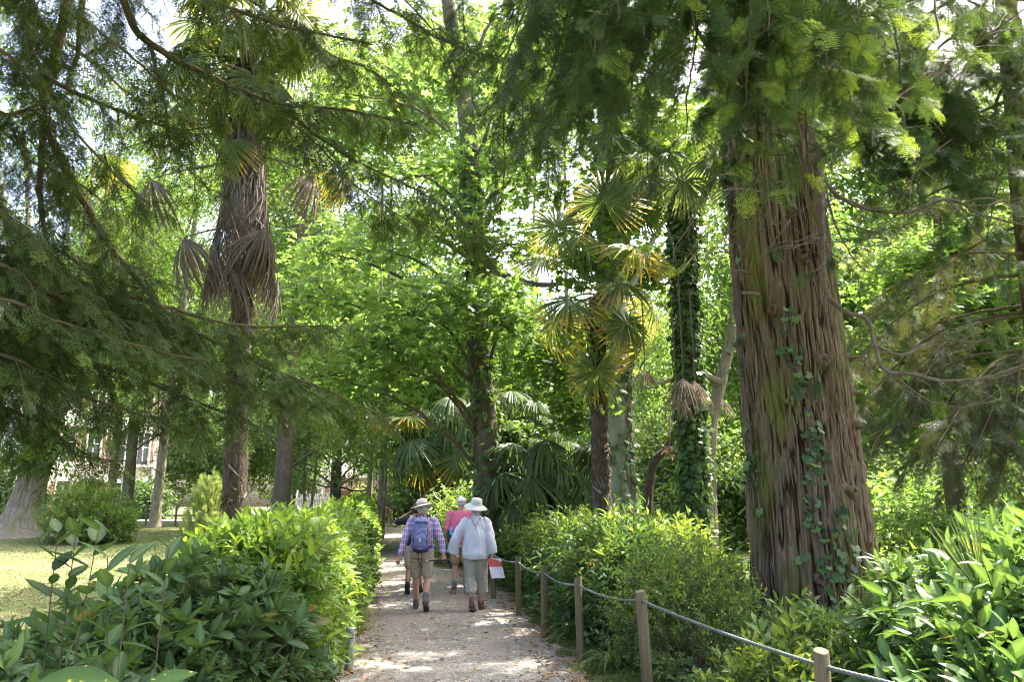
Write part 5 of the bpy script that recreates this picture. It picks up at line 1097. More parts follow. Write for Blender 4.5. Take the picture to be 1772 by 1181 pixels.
P = np.vstack(P + [tops[ys_[-1]][None]]); L_ = np.r_[0, np.cumsum(np.linalg.norm(np.diff(P, axis=0), axis=1))]; n = int(L_[-1] / .006); s = np.linspace(0, L_[-1], n); C = np.stack([np.interp(s, L_, P[:, k]) for k in range(3)], 1)
T = tangents(C); X = nrm(np.cross(T, [0, 0, 1.])); Z = np.cross(X, T); mb = MB(); k = 12; a = np.linspace(0, 2 * PI, k, endpoint=False); ph = s[:, None] / .10 * 2 * PI; rr = .0105 * (1 + .34 * np.abs(np.cos(1.5 * (a[None] + ph))) - .1)
v = C[:, None] + rr[..., None] * (np.cos(a)[None, :, None] * X[:, None] + np.sin(a)[None, :, None] * Z[:, None]); ii = np.arange(n - 1)[:, None] * k; j = np.arange(k)[None]; j2 = (j + 1) % k
mb.add(v.reshape(-1, 3), np.stack([ii + j, ii + j2, ii + k + j2, ii + k + j], -1).reshape(-1, 4), np.clip((rr / .0105 - .9) / .34, 0, 1).ravel())
o = mb.build('rope', M_rope, smooth=True); tag(o, 'grey green twisted rope strung between the wooden posts beside the path', 'rope')

M_alu = plain_mat('brushed_aluminium', (.42, .42, .41), .42, .5, .1, 60, .05, Metallic=.6)
M_alud = plain_mat('dark_slot', (.06, .06, .06), .6)
for i, (px_, y, lb) in enumerate([(621, 8.6, 'short grey metal path light at the near end of the hedge'), (643, 14.3, 'pale metal path light halfway along the hedge'), (650, 20.0, 'farther small metal path light half covered by hedge leaves')]):
    x = (px_ - CX) / FPX * y; t = thing('path_light', lb, 'path light', (x, y, float(gz(x, y)) - .01), 0, 'bollard lights along the hedge')
    mb = MB(); lathe(mb, [(.046, 0), (.046, .30)], 20); lathe(mb, [(.047, .385), (.048, .39), (.048, .425), (.043, .43)], 20); mb.build('body', M_alu, t, smooth=False)
    mb = MB()
    for q in range(3): lathe(mb, [(.036, .300 + q * .03), (.048, .303 + q * .03), (.048, .319 + q * .03), (.036, .322 + q * .03)], 20)
    mb.build('louvre', M_alu, t); mb = MB(); lathe(mb, [(.034, .30), (.034, .388)], 14); mb.build('lens', M_alud, t)

# lamp and rope barrier on the far lawn
x, y = (474 - CX) / FPX * 24, 24.; t = thing('garden_lantern', 'dark garden lantern peeping over the hedge beside the straight brown trunk', 'lantern', (x, y, float(gz(x, y))))
M_iron = plain_mat('dark_iron', (.025, .025, .03), .5, .4); mb = MB(); lathe(mb, [(.05, 0), (.05, .05), (.022, .08), (.02, .72), (.04, .74)], 12); mb.build('post', M_iron, t)
mb = MB(); lathe(mb, [(.05, .74), (.085, .78), (.09, .80)], 8); lathe(mb, [(.10, .94), (.05, 1.0), (.015, 1.02), (.015, 1.05)], 8)
for q in range(4): a = q * PI / 2 + .4; tube(mb, [[.08 * math.cos(a), .08 * math.sin(a), .79], [.09 * math.cos(a), .09 * math.sin(a), .95]], .007, 4)
mb.build('lantern_head', M_iron, t)
for i, (px_, d_, lb) in enumerate([(318, 36, 'small post of the low rope barrier near the house, beside the slim grey tree'), (268, 36.5, 'small post of the low rope barrier in front of the house corner')]):
    b = ground_at(px_, d_); mb = MB(); tube(mb, [[0, 0, 0], [0, 0, .85]], .05, 8); o = mb.build('barrier_post', M_post); o.location = b; tag(o, lb, 'post', 'posts of the low rope barrier')
b1, b2 = ground_at(318, 36) + [0, 0, .8], ground_at(268, 36.5) + [0, 0, .8]; b0 = ground_at(400, 35.5) + [0, 0, .8]
mb = MB(); tube(mb, spline([b0, (b0 + b1) / 2 - [0, 0, .05], b1, (b1 + b2) / 2 - [0, 0, .05], b2], .3), .016, 6); tag(mb.build('rope', M_rope), 'thin low rope barrier stretched across the lawn before the white house', 'rope')

# ---------------------------------------------------------------- white house
M_white = plain_mat('white_render', (.78, .76, .73), .85, .2, .05, 6, .1); M_quoin = plain_mat('red_stone', (.60, .53, .48), .85, .2, .25, 8); M_shut = plain_mat('brown_shutter', (.30, .17, .09), .6, .3, .15, 10)
M_glass = plain_mat('window_glass', (.05, .06, .07), .12, .6); M_rooft = plain_mat('red_tile_roof', (.38, .17, .10), .85, .2, .3, 12); M_rail = plain_mat('balcony_rail', (.04, .04, .045), .5)
hx, hy = (190 - CX) / FPX * 56, 56.0; hz = float(gz(hx, hy)); ha = rad(64)
hs_ = thing('house', 'white house with brown shutters and balconies seen behind the lawn trees', 'house', (hx, hy, hz), ha)
mb = MB(); W, D, H = 8.6, 5., 11.2
box(mb, (0, D / 2, H / 2), (W, D, H)); mb.build('wall', M_white, hs_)
for sx in (-1, 1):
    mb = MB()
    for q in range(27): box(mb, (sx * (W / 2 - .28), -.02 + .0, .22 + q * .41), (.62 if q % 2 else .42, .09, .36))
    for q in range(27): box(mb, (sx * (W / 2 + .002), .26, .22 + q * .41), (.09, .42 if q % 2 else .62, .36))
    mb.build('quoin', M_quoin, hs_)
mb = MB(); box(mb, (0, -.02, 3.35), (W - 1.3, .10, .22)); box(mb, (0, -.06, H - .12), (W + .3, .3, .22)); mb.build('cornice', M_white, hs_)
mb = MB(); e = .55; v = np.array([[-W / 2 - e, -e, H], [W / 2 + e, -e, H], [W / 2 + e, D + e, H], [-W / 2 - e, D + e, H], [-W / 2 + 3.2, D / 2, H + 2.4], [W / 2 - 3.2, D / 2, H + 2.4]])
mb.add(v, [np.array([[0, 1, 5, 4], [2, 3, 4, 5]]), np.array([[1, 2, 5], [3, 0, 4]]), np.array([[3, 2, 1, 0]])]); mb.build('roof', M_rooft, hs_)
for fl in range(3):
    for q, wx in enumerate((-3.0, -1.1, .9, 2.9)):
        z0 = .1 + fl * 3.65 + (.0 if fl else .0); mb = MB(); hh_ = 2.35
        for sx in (-.55, .55): box(mb, (wx + sx, -.05, z0 + hh_ / 2), (.12, .14, hh_))
        box(mb, (wx, -.05, z0 + hh_ + .06), (1.22, .14, .12)); box(mb, (wx, -.03, z0 + hh_ / 2), (.06, .06, hh_)); box(mb, (wx, -.03, z0 + hh_ * .55), (.98, .05, .05)); w_ = mb.build('window', M_white, hs_)
        mb = MB(); box(mb, (wx, -.01, z0 + hh_ / 2), (.98, .03, hh_)); mb.build('pane', M_glass, w_)
        for sx in (-1, 1):
            mb = MB(); box(mb, (wx + sx * .74, -.06, z0 + hh_ / 2), (.26, .05, hh_))
            for r in range(9): box(mb, (wx + sx * .74, -.095, z0 + .25 + r * .24), (.20, .03, .05))
            mb.build('shutter', M_shut, hs_)
        if fl and q in (1, 3):
            mb = MB(); box(mb, (wx, -.45, z0 - .08), (1.9, .9, .14)); bl = mb.build('balcony', M_white, hs_); mb = MB()
            for r in range(17): box(mb, (wx - .9 + r * .1125, -.86, z0 + .5), (.025, .025, .95))
            for sx in (-.9, .9):
                for r in range(7): box(mb, (wx + sx, -.76 + r * .11, z0 + .5), (.025, .025, .95))
            box(mb, (wx, -.862, z0 + .985), (1.86, .05, .04)); mb.build('railing', M_rail, bl)
# brown shed and pale fence beyond the bend
M_brown = plain_mat('brown_boards', (.26, .16, .10), .8, .2, .25, 4); sx_, sy_ = (625 - CX) / FPX * 52, 52.
sh = thing('shed', 'low brown shed with white corner posts beyond the end of the hedge', 'shed', (sx_, sy_, float(gz(sx_, sy_)) - .05)); mb = MB(); box(mb, (0, 1.6, 1.0), (3.6, 3, 2.0))
for r in range(9): box(mb, (0, .085, .15 + r * .22), (3.5, .05, .17))
mb.build('wall', M_brown, sh); mb = MB()
for q in (-1.75, -.2, 1.5): box(mb, (q, .03, 1.05), (.11, .14, 2.1))
mb.build('post', M_white, sh); mb = MB(); v = np.array([[-2.1, -.3, 2.05], [2.1, -.3, 2.05], [2.1, 1.6, 2.9], [-2.1, 1.6, 2.9], [2.1, 3.5, 2.05], [-2.1, 3.5, 2.05]]); v2 = v - [0, 0, .12]
mb.add(np.vstack([v, v2]), [np.array([[0, 1, 2, 3], [3, 2, 4, 5], [7, 6, 9, 8], [8, 9, 11, 10], [0, 6, 7, 1], [4, 10, 11, 5]]), np.array([[1, 7, 8, 2], [2, 8, 10, 4], [5, 11, 9, 3], [3, 9, 6, 0]])]); mb.build('roof', plain_mat('brown_roof', (.20, .125, .085), .85, .2, .3, 12), sh)
fx_, fy_ = (548 - CX) / FPX * 50, 50.; fe = thing('picket_fence', 'pale grey slatted fence between the brown trunk and the shed', 'fence', (fx_, fy_, float(gz(fx_, fy_)) - .05)); M_pale = plain_mat('pale_paint', (.50, .50, .52), .7)
mb = MB()
for q in range(22): box(mb, (-1.05 + q * .10, .0, .85), (.055, .03, 1.6))
mb.build('slat_panel', M_pale, fe); mb = MB()
for z in (.35, 1.35): box(mb, (0, .045, z), (2.2, .05, .09))
mb.build('rail', M_pale, fe); 
for q in (-1.0, -.5, 0, .5, 1.08): mb = MB(); box(mb, (q, .10, .95), (.09, .06, 1.9)); mb.build('post', M_white, fe)
# ---------------------------------------------------------------- people
A = np.array
def ring_faces(n, k):
    i = np.arange(n - 1)[:, None] * k; j = np.arange(k)[None]; j2 = (j + 1) % k
    return [np.stack([i + j, i + j2, i + k + j2, i + k + j], -1).reshape(-1, 4), np.arange(k)[::-1][None], (np.arange(k) + (n - 1) * k)[None]]
def cap(mb, p0, r0, p1, r1, k=14):
    p0, p1 = np.array(p0, float), np.array(p1, float); d = p1 - p0; L = max(1e-6, np.linalg.norm(d)); T = d / L; ref = np.eye(3)[int(np.argmin(np.abs(T)))]; x = nrm(np.cross(T, ref)); z = np.cross(x, T)
    th = np.linspace(-PI / 2, 0, 5); th2 = np.linspace(0, PI / 2, 5); cs = [(p0 + T * r0 * math.sin(t), max(r0 * math.cos(t), .0008)) for t in th] + [(p1 + T * r1 * math.sin(t), max(r1 * math.cos(t), .0008)) for t in th2]
    a = np.linspace(0, 2 * PI, k, endpoint=False); V = [c + r * (np.cos(a)[:, None] * x + np.sin(a)[:, None] * z) for c, r in cs]; mb.add(np.concatenate(V), ring_faces(len(cs), k))
def chain(mb, pts, rs):
    for i in range(len(pts) - 1): cap(mb, pts[i], rs[i], pts[i + 1], rs[i + 1])
def ell(mb, c, r, R=None, k=18):
    th = np.linspace(-PI / 2 + .02, PI / 2 - .02, 11); a = np.linspace(0, 2 * PI, k, endpoint=False)
    v = np.stack([np.cos(th)[:, None] * np.cos(a), np.cos(th)[:, None] * np.sin(a), np.repeat(np.sin(th)[:, None], k, 1)], -1).reshape(-1, 3) * np.array(r)
    if R is not None: v = v @ np.array(R).T
    mb.add(v + np.array(c), ring_faces(11, k))
def loft(mb, rings, k=24):
    """rings: (x, y, z, rx, ry)"""
    a = np.linspace(0, 2 * PI, k, endpoint=False); V = [np.stack([x + rx * np.cos(a), y + ry * np.sin(a), np.full(k, z)], 1) for x, y, z, rx, ry in rings]; mb.add(np.concatenate(V), ring_faces(len(rings), k))
def fuse(mb, name, mat, parent, voxel=.010, smooth=4, wrinkle=0., wf=14, seed=0, fac=.5):
    """weld the overlapping volumes into one continuous skin"""
    tmp = bpy.data.objects.new('tmp', mb.mesh('tmp', mat)); COL.objects.link(tmp)
    a = tmp.modifiers.new('r', 'REMESH'); a.mode = 'VOXEL'; a.voxel_size = voxel
    if smooth: b = tmp.modifiers.new('s', 'SMOOTH'); b.factor = fac; b.iterations = smooth
    dg = bpy.context.evaluated_depsgraph_get(); me = bpy.data.meshes.new_from_object(tmp.evaluated_get(dg)); bpy.data.objects.remove(tmp)
    if wrinkle:
        n = len(me.vertices); v = np.empty(n * 3, np.float32); me.vertices.foreach_get('co', v); v = v.reshape(-1, 3); nn = np.empty(n * 3, np.float32); me.vertices.foreach_get('normal', nn); nn = nn.reshape(-1, 3)
        w_ = noise3(v * [1, 1, .45], wf * 2.6, seed) + .6 * noise3(v * [1, 1, .6], wf * 5.5, seed + 1); v = v + nn * (w_ * wrinkle)[:, None]; me.vertices.foreach_set('co', v.astype(np.float32).ravel())
    me.materials.clear(); me.materials.append(mat); me.polygons.foreach_set('use_smooth', np.ones(len(me.polygons), bool)); me.name = name; me.update()
    o = bpy.data.objects.new(name, me); COL.objects.link(o); o.parent = parent; return o
def hand(mb, wrist, d, palm_n, curl=1.1, s=1., thumb_side=1):
    """palm, four jointed fingers and a thumb; d points from the wrist to the knuckles, fingers close towards palm_n"""
    d = nrm(np.array(d, float)); n = np.array(palm_n, float); n = nrm(n - d * (n @ d)); x = np.cross(d, n) * thumb_side; w0 = np.array(wrist, float); kn = w0 + d * .088 * s
    for q in (-.026, -.009, .009, .026): cap(mb, w0 + x * q * .7 + d * .012, .016 * s, kn + x * q, .0125 * s)
    for q, L, o in ((-.030, .058, -.006), (-.010, .072, 0), (.010, .078, 0), (.029, .070, -.003)):
        p = kn + x * q * s + d * o; a = curl * .55; v = d * math.cos(a) + n * math.sin(a); p1 = p + v * L * .45 * s; a = curl * 1.35; v = d * math.cos(a) + n * math.sin(a); p2 = p1 + v * L * .33 * s; a = curl * 2.0; v = d * math.cos(a) + n * math.sin(a); p3 = p2 + v * L * .25 * s
        chain(mb, [p, p1, p2, p3], [.0098 * s, .009 * s, .0085 * s, .0075 * s])
    tb = w0 + x * .026 * s + d * .025 * s; t1 = tb + (x * .75 + d * .6 + n * .35) * .036 * s; t2 = t1 + (d * .75 + n * .7 + x * .1) * .030 * s; chain(mb, [tb, t1, t2], [.0145 * s, .011 * s, .009 * s])
def head(mb, c, face, up=(0, 0, 1), s=1.):
    y = nrm(np.array(face, float)); z = np.array(up, float); z = nrm(z - y * (z @ y)); x = np.cross(y, z); R = np.stack([x, y, z], 1); c = np.array(c, float); P = lambda a, b, e: c + R @ (np.array([a, b, e]) * s)
    ell(mb, P(0, -.012, .022), np.array([.077, .095, .100]) * s, R); ell(mb, P(0, .022, -.045), np.array([.058, .068, .072]) * s, R); ell(mb, P(0, .062, -.092), np.array([.026, .022, .020]) * s, R)
    cap(mb, P(0, .082, .018), .010 * s, P(0, .104, -.024), .015 * s); ell(mb, P(0, .082, -.058), np.array([.024, .012, .010]) * s, R); ell(mb, P(0, .076, .032), np.array([.055, .018, .012]) * s, R)
    for q in (-1, 1): ell(mb, P(q * .078, -.012, -.005), np.array([.011, .022, .032]) * s, R); ell(mb, P(q * .04, .062, -.03), np.array([.025, .022, .022]) * s, R)
    return P
def boot(mb, heel, toe_dir, pitch, s=1., shaft=.12):
    """heel: ground contact of the heel; toe_dir in plan; pitch>0 lifts the heel"""
    f = nrm(np.array([toe_dir[0], toe_dir[1], 0.])); lt = np.array([f[1], -f[0], 0]); z = np.array([0, 0, 1.]); F = f * math.cos(pitch) - z * math.sin(pitch); U = z * math.cos(pitch) + f * math.sin(pitch); h = np.array(heel, float); Q = lambda a, b, c: h + F * a * s + lt * b * s + U * c * s
    chain(mb, [Q(.03, 0, .040), Q(.10, 0, .045), Q(.19, .004, .040), Q(.245, .004, .033)], [.040 * s, .043 * s, .046 * s, .034 * s]); chain(mb, [Q(.05, 0, .06), Q(.055, 0, .12)], [.046 * s, .045 * s])
    return Q
def boot_sole(mb, Q):
    pts = [(-.015, -.028), (-.015, .028), (.06, .036), (.14, .038), (.20, .050), (.255, .038), (.285, 0), (.255, -.036), (.20, -.046), (.14, -.038), (.06, -.034)]
    k = len(pts); V = np.array([Q(a, b, -.002) for a, b in pts] + [Q(a, b, .022) for a, b in pts]); mb.add(V, ring_faces(2, k))
def boots(parent, mat, specs, seed):
    for heel, td, pitch, s, sh_ in specs:
        b_ = MB(); Q = boot(b_, A(heel), td, pitch, s)
        if sh_: chain(b_, [A(q) for q in sh_[0]], sh_[1])
        o = fuse(b_, 'boot', mat, parent, .009, 3, .003, 25, seed); so_ = MB(); boot_sole(so_, Q); so_.build('sole', M_sole, o)
def skin_m(name, c): return plain_mat(name, c, .55, .35, .08, 20, .05)
def fabric(name, c, var=.1, sc=60): return plain_mat(name, c, .9, .1, var, sc, .25, .003)
def hat(parent, name, mat, c, tilt_m, R=.175, rc=.085, hc=.105, droop=.03, curl=.02, band=None, seed=0):
    def wob(v):
        r = np.linalg.norm(v[..., :2], axis=-1); a = np.arctan2(v[..., 1], v[..., 0]); w_ = np.clip((r - rc) / (R - rc), 0, 1); v = v.copy(); v[..., 2] += w_ * (curl * np.cos(2 * a + seed) + .35 * curl * np.sin(3 * a)); v[..., 1] *= 1.12; return v
    mb = MB(); rb = np.linspace(rc * 1.04, R, 6); prof = [(rc * 1.02, .012)] + [(r, -droop * ((r - rc) / (R - rc)) ** 1.5) for r in rb] + [(R + .003, -droop + .004)] + [(r, -droop * ((r - rc) / (R - rc)) ** 1.5 + .007) for r in rb[::-1]] + [(rc * 1.02, .02), (rc * 1.0, hc * .5), (rc * .93, hc * .88), (rc * .72, hc * 1.02), (rc * .35, hc * .97), (.004, hc * .93)]
    lathe(mb, prof, 36, M=tilt_m, off=c, tilt=wob); o = mb.build(name, mat, parent, smooth=True)
    if band:
        mb = MB(); lathe(mb, [(rc * 1.025, .014), (rc * 1.04, .018), (rc * 1.035, .042), (rc * 1.01, .045)], 36, M=tilt_m, off=c, tilt=wob); mb.build('hat_band', band, o, smooth=True)
    return o
def rotxy(ax, ay):
    return np.array(Matrix.Rotation(ay, 3, 'Y') @ Matrix.Rotation(ax, 3, 'X'))
def person_root(px, feet_y, d, label, rz=0.):
    x = (px - CX) / FPX * d; return thing('person', label, 'person', (x, d, float(gz(x, d)) + .022), rz)
M_skin = skin_m('skin', (.48, .27, .19)); M_skin2 = skin_m('tanned_skin', (.40, .22, .15)); M_hairg = fabric('grey_hair', (.42, .40, .37)); M_hatw = fabric('straw_hat', (.60, .56, .47), .08, 90); M_hatp = fabric('pale_hat', (.50, .51, .48)); M_band = fabric('hat_band_cloth', (.35, .30, .22))
M_sh_b = fabric('beige_shorts', (.46, .38, .27)); M_boot_g = fabric('grey_boot', (.16, .15, .16)); M_boot_b = fabric('brown_boot', (.15, .10, .085)); M_boot_t = fabric('tan_boot', (.30, .20, .12)); M_sole = fabric('rubber_sole', (.09, .08, .075)); M_sock = fabric('grey_sock', (.17, .20, .19)); M_eye = plain_mat('eye', (.05, .04, .03), .2)
# --- plaid shirt
m, nt, out = new_mat('plaid_shirt'); tc = nt.nodes.new('ShaderNodeTexCoord').outputs['Object']; sp = nt.nodes.new('ShaderNodeSeparateXYZ'); nt.links.new(tc, sp.inputs[0])
def stripes(s, f, w_):
    return mathn(nt, 'LESS_THAN', mathn(nt, 'FRACT', mathn(nt, 'MULTIPLY', s, f)), w_)
c = mixc(nt, stripes(sp.outputs[0], 15, .42), (.13, .20, .55), (.62, .17, .19)); c = mixc(nt, mathn(nt, 'MULTIPLY', stripes(sp.outputs[2], 12, .35), .55), c, (.55, .55, .72)); c = mixc(nt, mathn(nt, 'MULTIPLY', stripes(sp.outputs[0], 30, .16), .8), c, (.75, .72, .78)); principled(nt, out, c, .9, .1, bump(nt, noise(nt, 40), .3, .004)); M_plaid = m

# ---- walker with rucksack and pole
p1 = person_root(735, 1048, 13.1, 'walker in plaid shirt and cream hat holding a pole behind the hips')
P1loc = A(p1.location); body = MB()
hip = [A([-.085, 0, .88]), A([.085, 0, .88])]; kn = [A([-.10, .10, .49]), A([.10, -.02, .50])]; an = [A([-.085, .13, .10]), A([.105, -.30, .20])]
loft(body, [(0, 0, 0.82, 0.129, 0.086), (0, 0, 0.92, 0.142, 0.099), (0, 0.01, 1.05, 0.129, 0.086), (0, 0.03, 1.25, 0.146, 0.095), (0, 0.04, 1.36, 0.146, 0.086), (0, 0.05, 1.42, 0.077, 0.060)])
for i in (0, 1): chain(body, [hip[i], kn[i], kn[i] * .45 + an[i] * .55 + A([0, -.018, 0]), an[i]], [.088, .055, .052, .036])
chain(body, [A([0, .05, 1.40]), A([-.005, .075, 1.50])], [.062, .056]); hc = A([-.012, .095, 1.555]); head(body, hc, (-.15, 1, -.08))
sh = [A([-.185, .045, 1.37]), A([.185, .045, 1.37])]; el = [A([-.275, -.045, 1.08]), A([.30, -.035, 1.09])]; wr = [A([-.335, -.135, .845]), A([.355, -.10, .86])]
for i in (0, 1):
    chain(body, [sh[i], el[i], wr[i]], [.055, .043, .030]); hand(body, wr[i], nrm(A([-.20 if i == 0 else .15, -.25, -.8])), A([0, -.6, -.3]) if False else A([.1 if i else -.1, .9, -.35]), 1.15, 1., 1 if i == 0 else -1)
fuse(body, 'body', M_skin, p1, .0075, 3)
s_ = MB(); loft(s_, [(0, 0, .90, .185, .135), (0, 0, 1.0, .18, .13), (0, .02, 1.15, .185, .13), (0, .035, 1.28, .20, .13), (0, .045, 1.37, .19, .115), (0, .05, 1.43, .085, .08)])
for i in (0, 1): tube(s_, spline([sh[i] * .8 + A([0, .045, 1.38]) * .2, sh[i] + A([.0, 0, -.006]), el[i], wr[i] * .95 + el[i] * .05], .05), (.074, .047), 14)
fuse(s_, 'shirt', M_plaid, p1, .010, 3, .006, 15, 1)
s_ = MB(); loft(s_, [(0, 0, .80, .175, .13), (0, 0, .90, .18, .135), (0, 0, .99, .165, .12)])
for i in (0, 1): q = kn[i] * .85 + hip[i] * .15; chain(s_, [hip[i], q * .5 + hip[i] * .5, q], [.105, .098, .088])
fuse(s_, 'shorts', M_sh_b, p1, .010, 3, .006, 12, 2)
boots(p1, M_boot_g, [((-.09, .10, .0), (-.1, 1), 0., 1., ([an[0] + [0, 0, -.02], an[0] + [0, -.005, .055]], [.047, .05])), ((.105, -.345, .105), (.05, 1), .62, 1., ([[.105, -.325, .17], [.105, -.28, .27]], [.047, .048]))], 3)
hat(p1, 'hat', M_hatw, hc + A([.0, -.015, .060]), rotxy(-.16, -.20), .180, .088, .11, .02, .022, M_band)
s_ = MB(); ell(s_, hc + A([0, -.035, .0]), (.082, .085, .085)); fuse(s_, 'hair', M_hairg, p1, .010, 2, .003, 40)
# rucksack (worn: a thing of its own)
M_pack = fabric('blue_rucksack', (.18, .19, .34), .15, 40); M_pack2 = fabric('dark_blue_cloth', (.06, .065, .16)); M_strap = fabric('dark_strap', (.045, .045, .06)); M_clip = plain_mat('pale_badge', (.55, .56, .62), .5)
rk = thing('rucksack', 'blue rucksack with dangling straps on the back of the plaid shirt walker', 'rucksack', P1loc); s_ = MB()
loft(s_, [(0, -.17, .915, .09, .05), (0, -.19, .96, .135, .085), (0, -.20, 1.10, .15, .105), (0, -.185, 1.25, .14, .095), (0, -.155, 1.36, .115, .075), (0, -.13, 1.42, .06, .035)]); fuse(s_, 'bag', M_pack, rk, .011, 6, .007, 13, 5)
s_ = MB(); loft(s_, [(0, -.255, .94, .075, .035), (0, -.285, 1.0, .105, .05), (0, -.285, 1.12, .10, .045), (0, -.27, 1.19, .06, .02)]); fuse(s_, 'front_pocket', M_pack, rk, .010, 4, .005, 16, 6)
s_ = MB(); loft(s_, [(0, -.20, .895, .06, .04), (0, -.20, .925, .13, .085), (0, -.22, .975, .125, .085), (0, -.22, .985, .08, .05)]); fuse(s_, 'base', M_pack2, rk, .010, 3)
s_ = MB(); loft(s_, [(0, -.16, 1.32, .10, .06), (0, -.185, 1.375, .125, .085), (0, -.16, 1.42, .10, .07), (0, -.14, 1.45, .05, .03)]); fuse(s_, 'top_flap', M_pack, rk, .010, 4, .004, 18, 7)
s_ = MB()
for sx in (-1, 1):
    tube(s_, spline([[sx * .07, -.12, 1.42], [sx * .10, -.01, 1.475], [sx * .115, .13, 1.42], [sx * .13, .185, 1.25], [sx * .15, .12, 1.08], [sx * .15, -.05, 1.0], [sx * .11, -.16, .96]], .03), .014, 6)
    tube(s_, spline([[sx * .12, -.255, 1.30], [sx * .11, -.30, 1.15], [sx * .10, -.29, 1.02]], .03), .005, 5); tube(s_, spline([[sx * .02, -.27, .92], [sx * .03, -.25, .84], [sx * .01, -.245, .72], [sx * .035, -.24, .66]], .03), .006, 5)
tube(s_, spline([[-.05, -.15, 1.44], [0, -.17, 1.49], [.05, -.15, 1.44]], .02), .008, 5); s_.build('strap', M_strap, rk)
s_ = MB(); box(s_, (0, -.338, 1.09), (.03, .008, .05)); box(s_, (0, -.308, .965), (.028, .008, .02)); s_.build('buckle', M_clip, rk)
# trekking pole
tp_ = thing('trekking_pole', 'thin trekking pole held across the hips of the plaid shirt walker', 'trekking pole', P1loc + A([0, -.15, .78]))
kl, kr = A([-.36, -.175, .765]), A([.385, -.155, .775]); dv = nrm(kr - kl); O_ = A([0, -.15, .78]); s_ = MB(); tube(s_, [kl - dv * .20 - O_, kr - dv * .28 - O_], .0075, 8); s_.build('shaft', plain_mat('pole_shaft', (.35, .20, .14), .35, .5), tp_)
s_ = MB(); tube(s_, [kr - dv * .28 - O_, kr - dv * .02 - O_], .010, 8); s_.build('upper_shaft', M_strap, tp_); s_ = MB(); tube(s_, [kr - dv * .30 - O_, kr - dv * .26 - O_], .014, 8); s_.build('clamp', M_clip, tp_)
s_ = MB(); tube(s_, spline([kr - dv * .03 - O_, kr + dv * .06 - O_, kr + dv * .085 + A([0, 0, -.05]) - O_, kr + dv * .085 + A([0, 0, -.13]) - O_], .02), .017, 8); s_.build('grip', M_strap, tp_)
s_ = MB(); tube(s_, [kl - dv * .27 - O_, kl - dv * .2 - O_], .005, 6); s_.build('tip', M_clip, tp_)

# ---- walker in the loose pale shirt
M_lav = fabric('loose_lavender_shirt', (.55, .55, .60), .06, 50); M_tr = fabric('grey_capri', (.35, .33, .28))
p2 = person_root(825, 1050, 13.0, 'walker in a loose pale lavender shirt, grey cropped trousers and a white sun hat'); P2loc = A(p2.location); body = MB()
hip = [A([-.085, 0, .90]), A([.085, 0, .90])]; kn = [A([-.075, -.03, .50]), A([.10, .07, .50])]; an = [A([-.045, -.20, .15]), A([.085, .10, .10])]
loft(body, [(0, 0, 0.82, 0.138, 0.103), (0, 0, 0.92, 0.155, 0.107), (0, 0.01, 1.08, 0.125, 0.086), (0, 0.03, 1.28, 0.142, 0.095), (0, 0.04, 1.38, 0.138, 0.086), (0, 0.05, 1.44, 0.073, 0.056)])
for i in (0, 1): chain(body, [hip[i], kn[i], kn[i] * .45 + an[i] * .55 + A([0, -.018, 0]), an[i]], [.095, .058, .056, .038])
chain(body, [A([0, .05, 1.42]), A([.0, .075, 1.52])], [.056, .052]); hc = A([.0, .095, 1.575]); head(body, hc, (-.25, 1, -.08))
sh = [A([-.168, .04, 1.37]), A([.168, .04, 1.37])]; el = [A([-.31, .02, 1.13]), A([.225, -.02, 1.11])]; wr = [A([-.345, .14, .93]), A([.265, -.03, .86])]
for i in (0, 1): chain(body, [sh[i], el[i], wr[i]], [.044, .038, .029])
hand(body, wr[1], A([.03, .0, -1]), A([-1, .1, 0]), 1.0, 1., -1); hand(body, wr[0], A([.1, .6, -.8]), A([1, 0, 0]), .7, 1., 1); fuse(body, 'body', M_skin, p2, .0075, 3)
s_ = MB(); loft(s_, [(0, -.02, .80, .20, .15), (0, -.015, .86, .215, .16), (-.0, 0, .98, .205, .15), (0, .015, 1.12, .19, .14), (0, .035, 1.28, .18, .13), (0, .045, 1.37, .165, .11), (0, .05, 1.43, .11, .09), (0, .055, 1.47, .07, .065)])
tube(s_, spline([[-.13, .045, 1.385], sh[0] + A([-.0, 0, -.008]), el[0], A([-.375, .05, .88])], .05), (.066, .095), 16); tube(s_, spline([[.13, .045, 1.385], sh[1] + A([.0, 0, -.008]), el[1] + A([.01, 0, 0]), A([.285, -.02, .88])], .05), (.066, .062), 16); fuse(s_, 'shirt', M_lav, p2, .010, 3, .008, 11, 11)
s_ = MB(); loft(s_, [(0, 0, .80, .18, .14), (0, 0, .92, .19, .14), (0, 0, 1.0, .165, .12)])
for i in (0, 1): q = kn[i] * .42 + an[i] * .58 + A([0, 0, .03]); chain(s_, [hip[i], kn[i], q], [.11, .094, .094])
fuse(s_, 'trousers', M_tr, p2, .010, 3, .007, 12, 12)
boots(p2, M_boot_b, [((-.04, -.235, .05), (.02, 1), .40, 1., ([[-.042, -.205, .12], [-.045, -.185, .22]], [.047, .046])), ((.085, .07, .0), (.08, 1), 0., 1., ([an[1] + [0, 0, -.02], an[1] + [0, -.005, .07]], [.047, .048]))], 13)
hat(p2, 'hat', M_hatp, hc + A([0, -.01, .055]), rotxy(.20, .16), .185, .090, .105, .05, .012, None, 1.); s_ = MB(); ell(s_, hc + A([0, -.04, -.02]), (.084, .085, .095)); ell(s_, hc + A([0, -.055, -.10]), (.055, .04, .06)); fuse(s_, 'hair', M_hairg, p2, .010, 2, .004, 40)
